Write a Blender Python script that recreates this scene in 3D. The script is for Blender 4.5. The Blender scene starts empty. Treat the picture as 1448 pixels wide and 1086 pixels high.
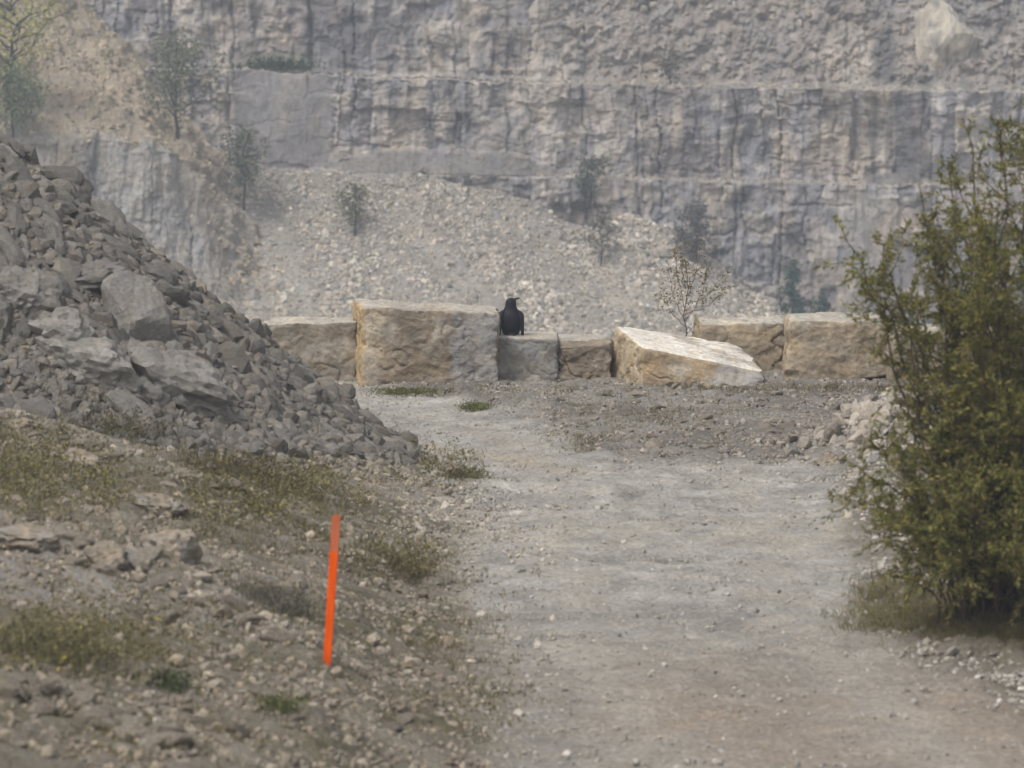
import bpy, bmesh, math, random
import numpy as np
from mathutils import Vector, Matrix, Euler

np.seterr(all='ignore')
RNG = np.random.default_rng(11)
random.seed(11)
SC = bpy.context.scene
COL = SC.collection

# ------------------------------------------------------------------ camera
CAM_Z = 5.0
FPX = 8044.0                       # focal length in photograph pixels (1448 wide)
PITCH = math.atan(688.0 / FPX)
cam_d = bpy.data.cameras.new('camera')
cam = bpy.data.objects.new('camera', cam_d)
COL.objects.link(cam)
cam_d.sensor_width = 36.0
cam_d.lens = FPX / 1448.0 * 36.0
cam_d.clip_start = 0.5
cam_d.clip_end = 3000.0
cam.location = (0, 0, CAM_Z)
cam.rotation_euler = (math.pi / 2 - PITCH, 0, 0)
cam_d.dof.use_dof = True
cam_d.dof.focus_distance = 68.0
cam_d.dof.aperture_fstop = 5.0
SC.camera = cam

# ------------------------------------------------------------------ light
SUN_EL, SUN_AZ = math.radians(56), math.radians(-138)   # azimuth from +Y towards +X
world = bpy.data.worlds.new('World')
SC.world = world
world.use_nodes = True
wn, wl = world.node_tree.nodes, world.node_tree.links
bg = wn['Background']
sky = wn.new('ShaderNodeTexSky')
sky.sky_type = 'NISHITA'
sky.sun_disc = False
sky.sun_elevation = SUN_EL
sky.sun_rotation = SUN_AZ
sky.air_density = 1.0
sky.dust_density = 4.0
sky.ozone_density = 1.0
hs = wn.new('ShaderNodeHueSaturation')
hs.inputs['Saturation'].default_value = 0.30
wl.new(sky.outputs[0], hs.inputs['Color'])
wl.new(hs.outputs[0], bg.inputs['Color'])
bg.inputs['Strength'].default_value = 0.13

sun_d = bpy.data.lights.new('sun', 'SUN')
sun = bpy.data.objects.new('sun', sun_d)
COL.objects.link(sun)
sun_d.energy = 1.5
sun_d.angle = math.radians(16)
sun_d.color = (1.0, 0.96, 0.92)
to_sun = Vector((math.sin(SUN_AZ) * math.cos(SUN_EL), math.cos(SUN_AZ) * math.cos(SUN_EL), math.sin(SUN_EL)))
sun.rotation_euler = to_sun.to_track_quat('Z', 'Y').to_euler()
sun.location = to_sun * 40

SC.view_settings.view_transform = 'Standard'
SC.view_settings.look = 'None'
SC.view_settings.gamma = 1.0
SC.view_settings.exposure = 0.16
SC.cycles.use_denoising = True
SC.cycles.max_bounces = 6
SC.cycles.volume_bounces = 0

# ------------------------------------------------------------------ pixel <-> world
CP, SP = math.cos(PITCH), math.sin(PITCH)
def ray(px, py):
    a = (np.asarray(px, float) - 724) / FPX
    b = -(np.asarray(py, float) - 543) / FPX
    return a, CP + b * SP, -SP + b * CP
def P(px, py, Y):
    dx, dy, dz = ray(px, py)
    t = Y / dy
    return np.stack(np.broadcast_arrays(dx * t, Y + 0 * t, CAM_Z + dz * t), -1)
def pxof(x, y, z):
    yy = y * CP - (z - CAM_Z) * SP
    zz = y * SP + (z - CAM_Z) * CP
    return 724 + FPX * x / yy, 543 - FPX * zz / yy

# ------------------------------------------------------------------ noise
def _h(ix, iy, iz, seed):
    h = (ix.astype(np.int64) * 374761393 + iy.astype(np.int64) * 668265263 + iz.astype(np.int64) * 2147483647 + seed * 1274126177) & 0xffffffff
    h = ((h ^ (h >> 13)) * 1274126177) & 0xffffffff
    h = ((h ^ (h >> 16)) * 2246822519) & 0xffffffff
    h = h ^ (h >> 15)
    return h
def rnd(ix, iy, iz, seed):
    return _h(ix, iy, iz, seed) / 4294967296.0
def perlin(x, y, z=0.0, seed=0):
    x, y, z = np.broadcast_arrays(np.asarray(x, float), np.asarray(y, float), np.asarray(z, float))
    i, j, k = np.floor(x).astype(np.int64), np.floor(y).astype(np.int64), np.floor(z).astype(np.int64)
    fx, fy, fz = x - i, y - j, z - k
    u, v, w = [f * f * f * (f * (f * 6 - 15) + 10) for f in (fx, fy, fz)]
    out = 0
    for a in (0, 1):
        for b in (0, 1):
            for c in (0, 1):
                h = _h(i + a, j + b, k + c, seed)
                gx = ((h & 1023) / 511.5 - 1); gy = (((h >> 10) & 1023) / 511.5 - 1); gz = (((h >> 20) & 1023) / 511.5 - 1)
                d = gx * (fx - a) + gy * (fy - b) + gz * (fz - c)
                out = out + d * (u if a else 1 - u) * (v if b else 1 - v) * (w if c else 1 - w)
    return out * 1.3
def fbm(x, y, z=0.0, seed=0, o=4, g=0.5):
    s, a, f = 0, 1.0, 1.0
    for q in range(o):
        s = s + a * perlin(np.asarray(x) * f, np.asarray(y) * f, np.asarray(z) * f, seed + q * 17)
        a *= g; f *= 2.03
    return s
def worley(x, y, seed=0):
    x, y = np.broadcast_arrays(np.asarray(x, float), np.asarray(y, float))
    i, j = np.floor(x).astype(np.int64), np.floor(y).astype(np.int64)
    f1 = np.full(x.shape, 9.0); f2 = np.full(x.shape, 9.0); idv = np.zeros(x.shape); sx = np.zeros(x.shape); sy = np.zeros(x.shape)
    zz = np.zeros_like(i)
    for a in (-1, 0, 1):
        for b in (-1, 0, 1):
            cx, cy = i + a + rnd(i + a, j + b, zz, seed), j + b + rnd(i + a, j + b, zz + 1, seed)
            d = np.hypot(x - cx, y - cy)
            r = rnd(i + a, j + b, zz + 2, seed)
            near = d < f1
            f2 = np.where(near, f1, np.minimum(f2, d))
            idv = np.where(near, r, idv); sx = np.where(near, x - cx, sx); sy = np.where(near, y - cy, sy)
            f1 = np.where(near, d, f1)
    return f1, f2, idv, sx, sy
def sm(a, b, x):
    t = np.clip((np.asarray(x, float) - a) / (b - a), 0, 1)
    return t * t * (3 - 2 * t)
def box(x, a, b, s):
    return sm(a - s, a + s, x) * (1 - sm(b - s, b + s, x))
def gau(x, y, cx, cy, rx, ry):
    return np.exp(-((x - cx) / rx) ** 2 - ((y - cy) / ry) ** 2)
def mixc(c, d, t):
    t = np.asarray(t)[..., None]
    return c * (1 - t) + np.asarray(d) * t

# ------------------------------------------------------------------ mesh helpers
def mesh_np(name, V, F, col=None, smooth=True, mat=None):
    V = np.ascontiguousarray(V, np.float32).reshape(-1, 3)
    me = bpy.data.meshes.new(name)
    Fs = F if isinstance(F, list) else [F]
    Fs = [np.ascontiguousarray(f, np.int32) for f in Fs if len(f)]
    me.vertices.add(len(V)); me.vertices.foreach_set('co', V.ravel())
    li = np.concatenate([f.ravel() for f in Fs])
    tot = np.concatenate([np.full(len(f), f.shape[1], np.int32) for f in Fs])
    st = np.concatenate([[0], np.cumsum(tot)[:-1]]).astype(np.int32)
    me.loops.add(len(li)); me.loops.foreach_set('vertex_index', li)
    me.polygons.add(len(tot)); me.polygons.foreach_set('loop_start', st)
    me.polygons.foreach_set('loop_total', tot)
    me.polygons.foreach_set('use_smooth', np.full(len(tot), bool(smooth)))
    me.update(calc_edges=True)
    me.validate()
    if col is not None:
        a = me.color_attributes.new('col', 'FLOAT_COLOR', 'POINT')
        c = np.ones((len(V), 4), np.float32); c[:, :3] = np.clip(np.asarray(col).reshape(-1, 3), 0.005, 0.95)
        a.data.foreach_set('color', c.ravel())
    if mat: me.materials.append(mat)
    return me
def obj(name, me, parent=None, loc=None):
    o = bpy.data.objects.new(name, me); COL.objects.link(o)
    if parent is not None: o.parent = parent
    if loc is not None: o.location = loc
    return o
def tag(o, label=None, cat=None, group=None, kind=None):
    if label: o['label'] = label
    if cat: o['category'] = cat
    if group: o['group'] = group
    if kind: o['kind'] = kind
    return o
def empty(name, loc):
    o = bpy.data.objects.new(name, None); COL.objects.link(o); o.location = loc
    o.empty_display_size = 0.2
    return o
def grid_faces(nr, nc, flip=False):
    i = np.arange(nr * nc).reshape(nr, nc)
    f = np.stack([i[:-1, :-1], i[:-1, 1:], i[1:, 1:], i[1:, :-1]], -1).reshape(-1, 4)
    return f[:, ::-1] if flip else f
def merge(parts):
    Vs, Fs, Cs, n = [], [], [], 0
    for p in parts:
        Vs.append(p[0]); Fs.append(p[1] + n); n += len(p[0])
        if len(p) > 2: Cs.append(p[2])
    return np.concatenate(Vs), np.concatenate(Fs), (np.concatenate(Cs) if Cs else None)

# ------------------------------------------------------------------ materials
def new_mat(name):
    m = bpy.data.materials.new(name); m.use_nodes = True
    nt = m.node_tree; b = nt.nodes['Principled BSDF']
    b.inputs['Specular IOR Level'].default_value = 0.2
    return m, nt, b
def stone_mat(name, base=None, rough=0.95, s1=3.0, s2=20.0, v1=0.35, v2=0.35, bump=0.5, dist=0.03, warm=(1.12, 1.0, 0.84), rand=0.0, cracks=0.0, cs=4.0, stretch=(1, 1, 1), spec=0.2):
    """grain and patches over either a flat colour or the mesh's own 'col' tint"""
    m, nt, b = new_mat(name); N, L = nt.nodes, nt.links
    b.inputs['Roughness'].default_value = rough
    b.inputs['Specular IOR Level'].default_value = spec
    tc = N.new('ShaderNodeTexCoord')
    mp = N.new('ShaderNodeMapping'); mp.inputs['Scale'].default_value = stretch
    L.new(tc.outputs['Object'], mp.inputs['Vector'])
    if base is None:
        a = N.new('ShaderNodeAttribute'); a.attribute_name = 'col'; src = a.outputs['Color']
    else:
        r = N.new('ShaderNodeRGB'); r.outputs[0].default_value = (*base, 1); src = r.outputs[0]
    n1 = N.new('ShaderNodeTexNoise'); n1.inputs['Scale'].default_value = s1; n1.inputs['Detail'].default_value = 5
    n2 = N.new('ShaderNodeTexNoise'); n2.inputs['Scale'].default_value = s2; n2.inputs['Detail'].default_value = 6; n2.inputs['Roughness'].default_value = 0.65
    for n in (n1, n2): L.new(mp.outputs[0], n.inputs['Vector'])
    def mulrange(fac, lo, hi):
        r = N.new('ShaderNodeMapRange'); r.inputs['From Min'].default_value = 0.3; r.inputs['From Max'].default_value = 0.7
        r.inputs['To Min'].default_value = lo; r.inputs['To Max'].default_value = hi
        L.new(fac, r.inputs['Value']); return r.outputs[0]
    def mul(c, f):
        x = N.new('ShaderNodeVectorMath'); x.operation = 'MULTIPLY'
        L.new(c, x.inputs[0]); L.new(f, x.inputs[1]); return x.outputs[0]
    c = mul(src, mulrange(n1.outputs['Fac'], 1 - v1, 1 + v1))
    c = mul(c, mulrange(n2.outputs['Fac'], 1 - v2, 1 + v2))
    # warm patches
    n3 = N.new('ShaderNodeTexNoise'); n3.inputs['Scale'].default_value = s1 * 1.7; n3.inputs['Detail'].default_value = 3
    sh = N.new('ShaderNodeVectorMath'); sh.operation = 'ADD'; sh.inputs[1].default_value = (7.3, 2.1, 5.5)
    L.new(mp.outputs[0], sh.inputs[0]); L.new(sh.outputs[0], n3.inputs['Vector'])
    wm = N.new('ShaderNodeMix'); wm.data_type = 'RGBA'
    wm.inputs['A'].default_value = (1, 1, 1, 1); wm.inputs['B'].default_value = (*warm, 1)
    L.new(mulrange(n3.outputs['Fac'], 0, 1), wm.inputs['Factor'])
    c = mul(c, wm.outputs['Result'])
    if rand:
        oi = N.new('ShaderNodeObjectInfo'); rr = N.new('ShaderNodeMapRange')
        rr.inputs['To Min'].default_value = 1 - rand; rr.inputs['To Max'].default_value = 1 + rand
        L.new(oi.outputs['Random'], rr.inputs['Value']); c = mul(c, rr.outputs[0])
    hgt = n2.outputs['Fac']
    if cracks:
        vo = N.new('ShaderNodeTexVoronoi'); vo.feature = 'DISTANCE_TO_EDGE'; vo.inputs['Scale'].default_value = cs
        wv = N.new('ShaderNodeMix'); wv.data_type = 'VECTOR'; wv.inputs['Factor'].default_value = 0.25
        L.new(mp.outputs[0], wv.inputs['A']); L.new(n1.outputs['Color'], wv.inputs['B'])
        L.new(wv.outputs['Result'], vo.inputs['Vector'])
        cr = N.new('ShaderNodeMapRange'); cr.inputs['From Max'].default_value = 0.06
        L.new(vo.outputs['Distance'], cr.inputs['Value'])
        ad = N.new('ShaderNodeMath'); ad.operation = 'MULTIPLY_ADD'; ad.inputs[1].default_value = cracks
        L.new(cr.outputs[0], ad.inputs[0]); L.new(hgt, ad.inputs[2]); hgt = ad.outputs[0]
    bp = N.new('ShaderNodeBump'); bp.inputs['Strength'].default_value = bump; bp.inputs['Distance'].default_value = dist
    L.new(hgt, bp.inputs['Height']); L.new(bp.outputs[0], b.inputs['Normal'])
    L.new(c, b.inputs['Base Color'])
    return m
def leaf_mat(name, base=None, trans=0.35, var=0.3):
    m, nt, b = new_mat(name); N, L = nt.nodes, nt.links
    N.remove(b); out = N['Material Output']
    if base is None:
        a = N.new('ShaderNodeAttribute'); a.attribute_name = 'col'; src = a.outputs['Color']
    else:
        r = N.new('ShaderNodeRGB'); r.outputs[0].default_value = (*base, 1); src = r.outputs[0]
    tc = N.new('ShaderNodeTexCoord'); n = N.new('ShaderNodeTexNoise'); n.inputs['Scale'].default_value = 9
    L.new(tc.outputs['Object'], n.inputs['Vector'])
    r = N.new('ShaderNodeMapRange'); r.inputs['From Min'].default_value = .3; r.inputs['From Max'].default_value = .7
    r.inputs['To Min'].default_value = 1 - var; r.inputs['To Max'].default_value = 1 + var
    L.new(n.outputs['Fac'], r.inputs['Value'])
    x = N.new('ShaderNodeVectorMath'); x.operation = 'MULTIPLY'; L.new(src, x.inputs[0]); L.new(r.outputs[0], x.inputs[1])
    d = N.new('ShaderNodeBsdfDiffuse'); t = N.new('ShaderNodeBsdfTranslucent'); mx = N.new('ShaderNodeMixShader'); mx.inputs[0].default_value = trans
    L.new(x.outputs[0], d.inputs[0]); L.new(x.outputs[0], t.inputs[0])
    L.new(d.outputs[0], mx.inputs[1]); L.new(t.outputs[0], mx.inputs[2]); L.new(mx.outputs[0], out.inputs['Surface'])
    return m

M_GROUND = stone_mat('gravel_ground', None, s1=2.2, s2=24, v1=.10, v2=.34, bump=1.0, dist=.045, warm=(1.05, 1, .93))
M_CLIFF = stone_mat('quarry_rock', None, s1=.55, s2=3.2, v1=.18, v2=.28, bump=.8, dist=.20, warm=(1.08, 1.0, .88), stretch=(1, 1, .5))
M_SCREE = stone_mat('scree', None, s1=.5, s2=5.5, v1=.15, v2=.32, bump=.8, dist=.15, warm=(1.08, 1.0, .88))
M_RUBBLE = stone_mat('rubble_rock', (.235, .226, .210), s1=3.5, s2=22, v1=.18, v2=.28, bump=.8, dist=.03, rand=.26, warm=(1.05, 1, .93))
M_STUFFROCK = stone_mat('loose_stone', None, s1=5, s2=40, v1=.12, v2=.25, bump=.5, dist=.01)
M_FARROCK = stone_mat('talus_rock', None, s1=1.5, s2=9, v1=.12, v2=.2, bump=.5, dist=.05)
M_FARROCK1 = stone_mat('talus_boulder', (.40, .382, .35), s1=1.5, s2=9, v1=.15, v2=.22, bump=.5, dist=.05, rand=.3)
M_BANKROCK = stone_mat('bank_rock', (.24, .22, .19), s1=3.5, s2=22, v1=.25, v2=.3, bump=.6, dist=.025, rand=.25)
M_BLOCK = stone_mat('quarried_stone', None, s1=3.0, s2=16, v1=.20, v2=.26, bump=.85, dist=.035, warm=(1.10, 1, .86))
M_BARK = stone_mat('bark', (.075, .055, .042), s1=8, s2=60, v1=.3, v2=.3, bump=.4, dist=.005)
M_SAPBARK = stone_mat('young_bark', (.13, .105, .085), s1=8, s2=60, bump=.3, dist=.004)
M_FARBARK = stone_mat('far_bark', (.05, .045, .04), s1=3, s2=12, bump=.2, dist=.01)
M_LEAF = leaf_mat('willow_leaf', None, trans=.45)
M_FARLEAF = leaf_mat('far_leaf', None, trans=.25)
M_GRASS = leaf_mat('grass_blade', None, trans=.3)

# ------------------------------------------------------------------ rocks
def ico(sub):
    bm = bmesh.new(); bmesh.ops.create_icosphere(bm, subdivisions=sub, radius=1.0)
    V = np.array([v.co[:] for v in bm.verts]); F = np.array([[v.index for v in f.verts] for f in bm.faces]); bm.free()
    return V, F
ICO = {s: ico(s) for s in (1, 2, 3, 4)}
def rock_shape(seed, sub, nplanes=14, lo=.5, hi=.82, noise=.10, el=(1, .8, .62)):
    r = np.random.default_rng(seed)
    V, F = ICO[sub]
    n = r.normal(size=(nplanes, 3)); n /= np.linalg.norm(n, axis=1)[:, None]
    d = r.uniform(lo, hi, nplanes)
    q = V @ n.T
    rad = np.where(q > 0.02, d / np.maximum(q, .02), 9).min(1)
    rad = np.minimum(rad, 1.05)
    if noise:
        rad = rad * (1 + noise * fbm(V[:, 0] * 2 + seed, V[:, 1] * 2, V[:, 2] * 2, seed, 5, .6) + noise * .6 * (.5 - np.abs(perlin(V[:, 0] * 3.2 + seed, V[:, 1] * 3.2, V[:, 2] * 3.2, seed + 5)) * 2))
    X = V * rad[:, None] * np.array(el) * r.uniform(.85, 1.15, 3) * 1.15
    return X, F
def rot_mats(n, rng, tilt=math.pi):
    ax = rng.normal(size=(n, 3)); ax /= np.linalg.norm(ax, axis=1)[:, None]
    an = rng.uniform(-tilt, tilt, n)
    K = np.zeros((n, 3, 3))
    K[:, 0, 1] = -ax[:, 2]; K[:, 0, 2] = ax[:, 1]; K[:, 1, 0] = ax[:, 2]; K[:, 1, 2] = -ax[:, 0]; K[:, 2, 0] = -ax[:, 1]; K[:, 2, 1] = ax[:, 0]
    I = np.eye(3)[None]
    return I + np.sin(an)[:, None, None] * K + (1 - np.cos(an))[:, None, None] * (K @ K)
def scatter(variants, pos, size, colr, rng, aniso=.25):
    n = len(pos); pick = rng.integers(0, len(variants), n)
    parts = []
    for k, (V, F) in enumerate(variants):
        s = np.where(pick == k)[0]
        if not len(s): continue
        R = rot_mats(len(s), rng)
        sc = size[s][:, None] * rng.uniform(1 - aniso, 1 + aniso, (len(s), 3))
        W = np.einsum('nij,nvj->nvi', R, V[None] * sc[:, None, :]) + pos[s][:, None, :]
        Fo = (F[None] + (np.arange(len(s)) * len(V))[:, None, None]).reshape(-1, 3)
        C = np.repeat(colr[s], len(V), 0)
        parts.append((W.reshape(-1, 3), Fo, C))
    return merge(parts)

# ------------------------------------------------------------------ the near ground
def road_left(y):
    return np.interp(y, [26, 33, 38, 42.6, 46, 49, 51.5, 54, 56, 58, 64], [.25, .12, .0, -.18, -.02, -.45, -1.0, -2.2, -3.6, -5.5, -9])
def verge_right(y):      # left limit of the stony rise between the road and the blocks
    return np.interp(y, [49.9, 50.3, 51.2, 53.5, 55.9, 58, 60], [9, .75, .48, .15, -.24, -1.5, -2.2])
def road_right(y):
    return np.interp(y, [26, 33, 36, 38, 42.6, 46, 50, 51], [3.6, 3.1, 2.75, 2.3, 2.45, 2.5, 2.75, 2.8])
def pile_h(x, y):
    ax, ay, bx, by = -6.0, 50.5, -22.0, 55.0
    t = np.clip(((x - ax) * (bx - ax) + (y - ay) * (by - ay)) / ((bx - ax) ** 2 + (by - ay) ** 2), 0, 1)
    d = np.hypot(x - ax - t * (bx - ax), y - ay - t * (by - ay))
    return .775 * (5.08 - d)
def bank_h(x, y):
    d = np.maximum(0, road_left(y) - x - .25)
    b = 2.2 * (1 - np.exp(-.335 * d / 2.2 * np.minimum(1, .35 + d * .65)))
    return b * (1 - .45 * sm(43.6, 46.2, y)) * (1 - sm(50.5, 53.5, y))
def H0b(x, y):
    x = np.asarray(x, float); y = np.asarray(y, float)
    b = bank_h(x, y)
    p = pile_h(x, y)
    k = .25
    hh = np.clip(.5 + .5 * (p - b) / k, 0, 1)
    z = b * (1 - hh) + p * hh + k * hh * (1 - hh)
    z = np.where(p < -1.2, b, z)
    e = sm(0, .5, x - verge_right(y)) * sm(50.0, 50.9, y)
    z = z + .03 * e
    z = z + .46 * gau(x, y, 3.45, 51.2, .62, .9)
    z = z + .22 * sm(2.4, 3.4, x) * sm(36.3, 37.6, y) * (1 - sm(46, 49, y))
    z = z + (.05 * perlin(x * .35, y * .30, 0, 3) + .036 * perlin(x * .9, y * .8, 0, 4)) * (1 - .75 * sm(53.5, 56.5, y))
    yw = y + .5 * perlin(x * .7, y * .3, 0, 6)
    z = z + .075 * np.exp(-((yw - 44.6) / .9) ** 2) - .06 * np.exp(-((yw - 40.2) / .8) ** 2) + .04 * np.exp(-((yw - 37.6) / .7) ** 2) + .05 * np.exp(-((yw - 48.2) / .8) ** 2)
    z = z - .3 * np.maximum(0, y - 60.2) ** 1.6
    return z
RIDGES = []
def ridge_d(x, y):
    d = np.full(np.shape(x), 9.0)
    for L in RIDGES:
        for a, b in zip(L[:-1], L[1:]):
            t = np.clip(((x - a[0]) * (b[0] - a[0]) + (y - a[1]) * (b[1] - a[1])) / ((b[0] - a[0]) ** 2 + (b[1] - a[1]) ** 2), 0, 1)
            d = np.minimum(d, np.hypot(x - a[0] - t * (b[0] - a[0]), (y - a[1] - t * (b[1] - a[1])) * .7))
    return d
def H0(x, y):
    x = np.asarray(x, float); y = np.asarray(y, float)
    z = H0b(x, y)
    if RIDGES:
        d = ridge_d(x, y)
        z = z + .13 * np.exp(-(d / .24) ** 2) * (.75 + .5 * perlin(x * 1.7, y * 1.7, 0, 12))
    return z
def offroad(x, y):
    l = sm(-.05, .5, road_left(y) - x + .12 * perlin(x * 2, y * 1.3, 0, 8))
    r = sm(-.05, .35, x - road_right(y) + .12 * perlin(x * 2, y * 1.3, 0, 9)) * (1 - sm(50.5, 51, y))
    e = sm(-.1, .4, x - verge_right(y) + .15 * perlin(x * 1.5, y * 1.0, 0, 10))
    return l, r, e
def hit(px, py):
    dx, dy, dz = [float(v) for v in ray(px, py)]
    t = np.linspace(28, 62, 500)
    for _ in range(2):
        z = CAM_Z + dz * t; h = H0(dx * t, dy * t)
        i = int(np.argmax(z < h)) if (z < h).any() else len(t) - 1
        if _ == 0: t = np.linspace(t[max(i - 1, 0)], t[i] + 1e-4, 24)
    return Vector((dx * t[i], dy * t[i], float(h[i])))

_r = [[(-40, 590), (0, 597), (110, 628), (200, 660), (300, 702), (400, 730), (520, 792)], [(-40, 742), (0, 754), (120, 792), (240, 818), (330, 872), (450, 932)], [(-40, 985), (80, 1000), (230, 1045), (330, 1086)]]
_r = [[hit(*q) for q in L] for L in _r]
RIDGES += [[(q.x, q.y) for q in L] for L in _r]
gx = np.concatenate([np.linspace(-16, -6.5, 60, endpoint=False), np.linspace(-6.5, 6.8, 330), np.linspace(6.85, 16, 40)])
gy = np.linspace(26, 63, 660)
GX, GY = np.meshgrid(gx, gy)
off_l, off_r, off_e = offroad(GX, GY)
pileness = sm(-.15, .15, pile_h(GX, GY) - bank_h(GX, GY))
rough = .030 + .10 * pileness * sm(-.25, .1, pile_h(GX, GY)) + .030 * off_l + .03 * off_r + .035 * off_e
GZ = H0(GX, GY) + rough * fbm(GX * 3.2, GY * 3.2, 0, 21, 4, .6) + .030 * (1 - off_l) * (1 - off_e) * fbm(GX * 1.0, GY * 3.0, 0, 23, 4, .6)
n1 = fbm(GX * .8, GY * .45, 0, 31, 4); n2 = fbm(GX * 2.5, GY * 1.6, 0, 32, 4); n3 = fbm(GX * .5, GY * .3, 0, 33, 3)
C = np.zeros(GX.shape + (3,)) + np.array([.40, .386, .358])
C = mixc(C, (.385, .372, .345), sm(.0, .5, .5 * n1 + .6 * n2) * .6)
C = mixc(C, (.275, .268, .258), sm(.05, .6, -.5 * n1 + .6 * n2) * .55)
# pale compacted wheel tracks following the road, warmer soil nearest the camera
cen = .5 * (np.maximum(road_left(GY), -4) + np.minimum(road_right(GY), 3.2))
n5 = fbm(GX * 3.4, GY * 1.9, 0, 35, 4, .6); n6 = fbm(GX * 1.1 + .4 * GY, GY * .9, 0, 36, 3)
C = C * (1 + .40 * np.clip(n5, -1, 1) + .18 * n6)[..., None]
C = mixc(C, (.27, .245, .213), sm(41.5, 35, GY) * .6)
C = mixc(C, (.355, .298, .24), sm(38.5, 34.5, GY) * sm(.2, .9, GX) * (.45 + .4 * sm(-.2, .5, n1)))
trk = np.exp(-((GX - cen - .85) / .28) ** 2) + np.exp(-((GX - cen + .75) / .28) ** 2)
C = mixc(C, (.44, .415, .37), np.clip(trk, 0, 1) * .6 * sm(-.4, .4, n2 + .3))
yw_ = GY + .5 * perlin(GX * .7, GY * .3, 0, 6)
C = mixc(C, (.46, .42, .35), .5 * np.exp(-((yw_ - 44.3) / .8) ** 2) * sm(-.4, .2, n2))  # sun-facing slope of the crest, its brightness painted into the colour
C = mixc(C, (.235, .222, .205), .6 * np.exp(-((yw_ - 39.6) / .7) ** 2) * sm(-.5, .3, n1))  # hollow painted darker, standing for its shade
C = mixc(C, (.47, .415, .325), .75 * np.exp(-((GX - (.25 - (GY - 50) * .62)) / .30) ** 2) * sm(48.5, 50.5, GY))
bankc = np.zeros_like(C) + np.array([.235, .21, .17])
bankc = mixc(bankc, (.30, .275, .235), sm(.0, .5, n2))
bankc = mixc(bankc, (.125, .115, .062), sm(-.15, .4, n1 + .3 * n2) * .8)
bankc = mixc(bankc, (.14, .125, .105), sm(.1, .5, -n2) * .6)
GPX, GPY = pxof(GX, GY, GZ)
wet = gau(GX, GY, *hit(130, 830)[:2], .9, 2.0)
RD = np.exp(-(ridge_d(GX, GY) / .26) ** 2)
bankc = mixc(bankc, (.31, .285, .245), RD * .8 * sm(-.5, .3, n2 + .15))
edgem = np.exp(-((GX - road_left(GY) + .25) / .55) ** 2) * sm(41.5, 44, GY)
bankc = mixc(bankc, (.345, .325, .29), edgem * .8 * sm(-.5, .3, n2 + .2))
bankc = mixc(bankc, (.30, .284, .26), np.clip(wet * 1.3, 0, 1) * sm(-.3, .3, n2 + .1))
C = mixc(C, bankc, off_l)
C = mixc(C, (.20, .18, .145), off_r * .9)
emb = np.zeros_like(C) + np.array([.285, .27, .245])
emb = mixc(emb, (.175, .16, .142), sm(-.1, .5, n1 + .5 * sm(1.5, 3.2, GX)) * .8)
emb = mixc(emb, (.15, .14, .075), sm(.15, .5, n2 - .4 * sm(1.5, 3, GX)) * .6)
C = mixc(C, emb, off_e * sm(49.9, 50.6, GY))
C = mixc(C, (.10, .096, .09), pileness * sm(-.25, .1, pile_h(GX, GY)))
C = mixc(C, (.30, .285, .26), gau(GX, GY, 3.45, 51.0, .7, .9) * .7)
ground = obj('ground', mesh_np('ground', np.stack([GX, GY, GZ], -1), grid_faces(*GX.shape), C, True, M_GROUND))
tag(ground, kind='structure')

# the wider land: level ground round the viewpoint, the pit, and the plateau beyond it
wx = np.concatenate([np.linspace(-420, -40, 40), np.linspace(-36, 36, 37), np.linspace(40, 420, 40)])
wy = np.concatenate([np.linspace(-150, 20, 20), np.linspace(24, 80, 29), np.linspace(84, 215, 30), np.linspace(220, 262, 22), np.linspace(270, 600, 20)])
WX, WY = np.meshgrid(wx, wy)
inpit = sm(60.5, 82, WY) * (1 - sm(247, 262, WY)) * (1 - sm(75, 110, np.abs(WX)))
WZ = -.6 - .8 * sm(22, 30, WY) * (1 - sm(58, 62, WY)) * box(WX, -17, 17, 2) + 8.4 * sm(246, 262, WY) + inpit * (-14.5 - 8.4 * sm(246, 262, WY)) + .4 * perlin(WX * .03, WY * .03, 0, 5)
WZ = np.where(WY < 20, WZ + .55, WZ)
WC = np.zeros(WX.shape + (3,)) + np.array([.29, .275, .25])
wide = obj('terrain', mesh_np('terrain', np.stack([WX, WY, WZ], -1), grid_faces(*WX.shape), WC, True, M_SCREE))
tag(wide, kind='structure')

# ------------------------------------------------------------------ the far quarry wall
LIGHT = np.array([.57, .54, .475]); GREY = np.array([.305, .31, .328]); DARK = np.array([.125, .127, .135]); TAN = np.array([.40, .345, .265])
cx_ = np.concatenate([np.linspace(-62, -24, 90, endpoint=False), np.linspace(-24, 24, 860), np.linspace(24.3, 62, 90)])
def X2PX(x): return 724 + x * FPX / 240.0
PXc = X2PX(cx_)
z1 = 5 - (145 + np.interp(PXc, [-200, 335, 560, 960, 1448, 1800], [88, 95, 108, 119, 126, 130])) / FPX * 241
z2 = 5 - (145 + np.interp(PXc, [-200, 520, 1000, 1448, 1800], [236, 240, 253, 262, 266])) / FPX * 238
z1 = z1 + .12 * perlin(cx_ * .5, 0, 0, 41) + .09 * perlin(cx_ * 2.2, 0, 0, 42) + .05 * perlin(cx_ * 6, 0, 0, 45)
z2 = z2 + .10 * perlin(cx_ * .6, 3, 0, 43) + .07 * perlin(cx_ * 2.2, 3, 0, 44) + .05 * perlin(cx_ * 6, 3, 0, 46)
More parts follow.
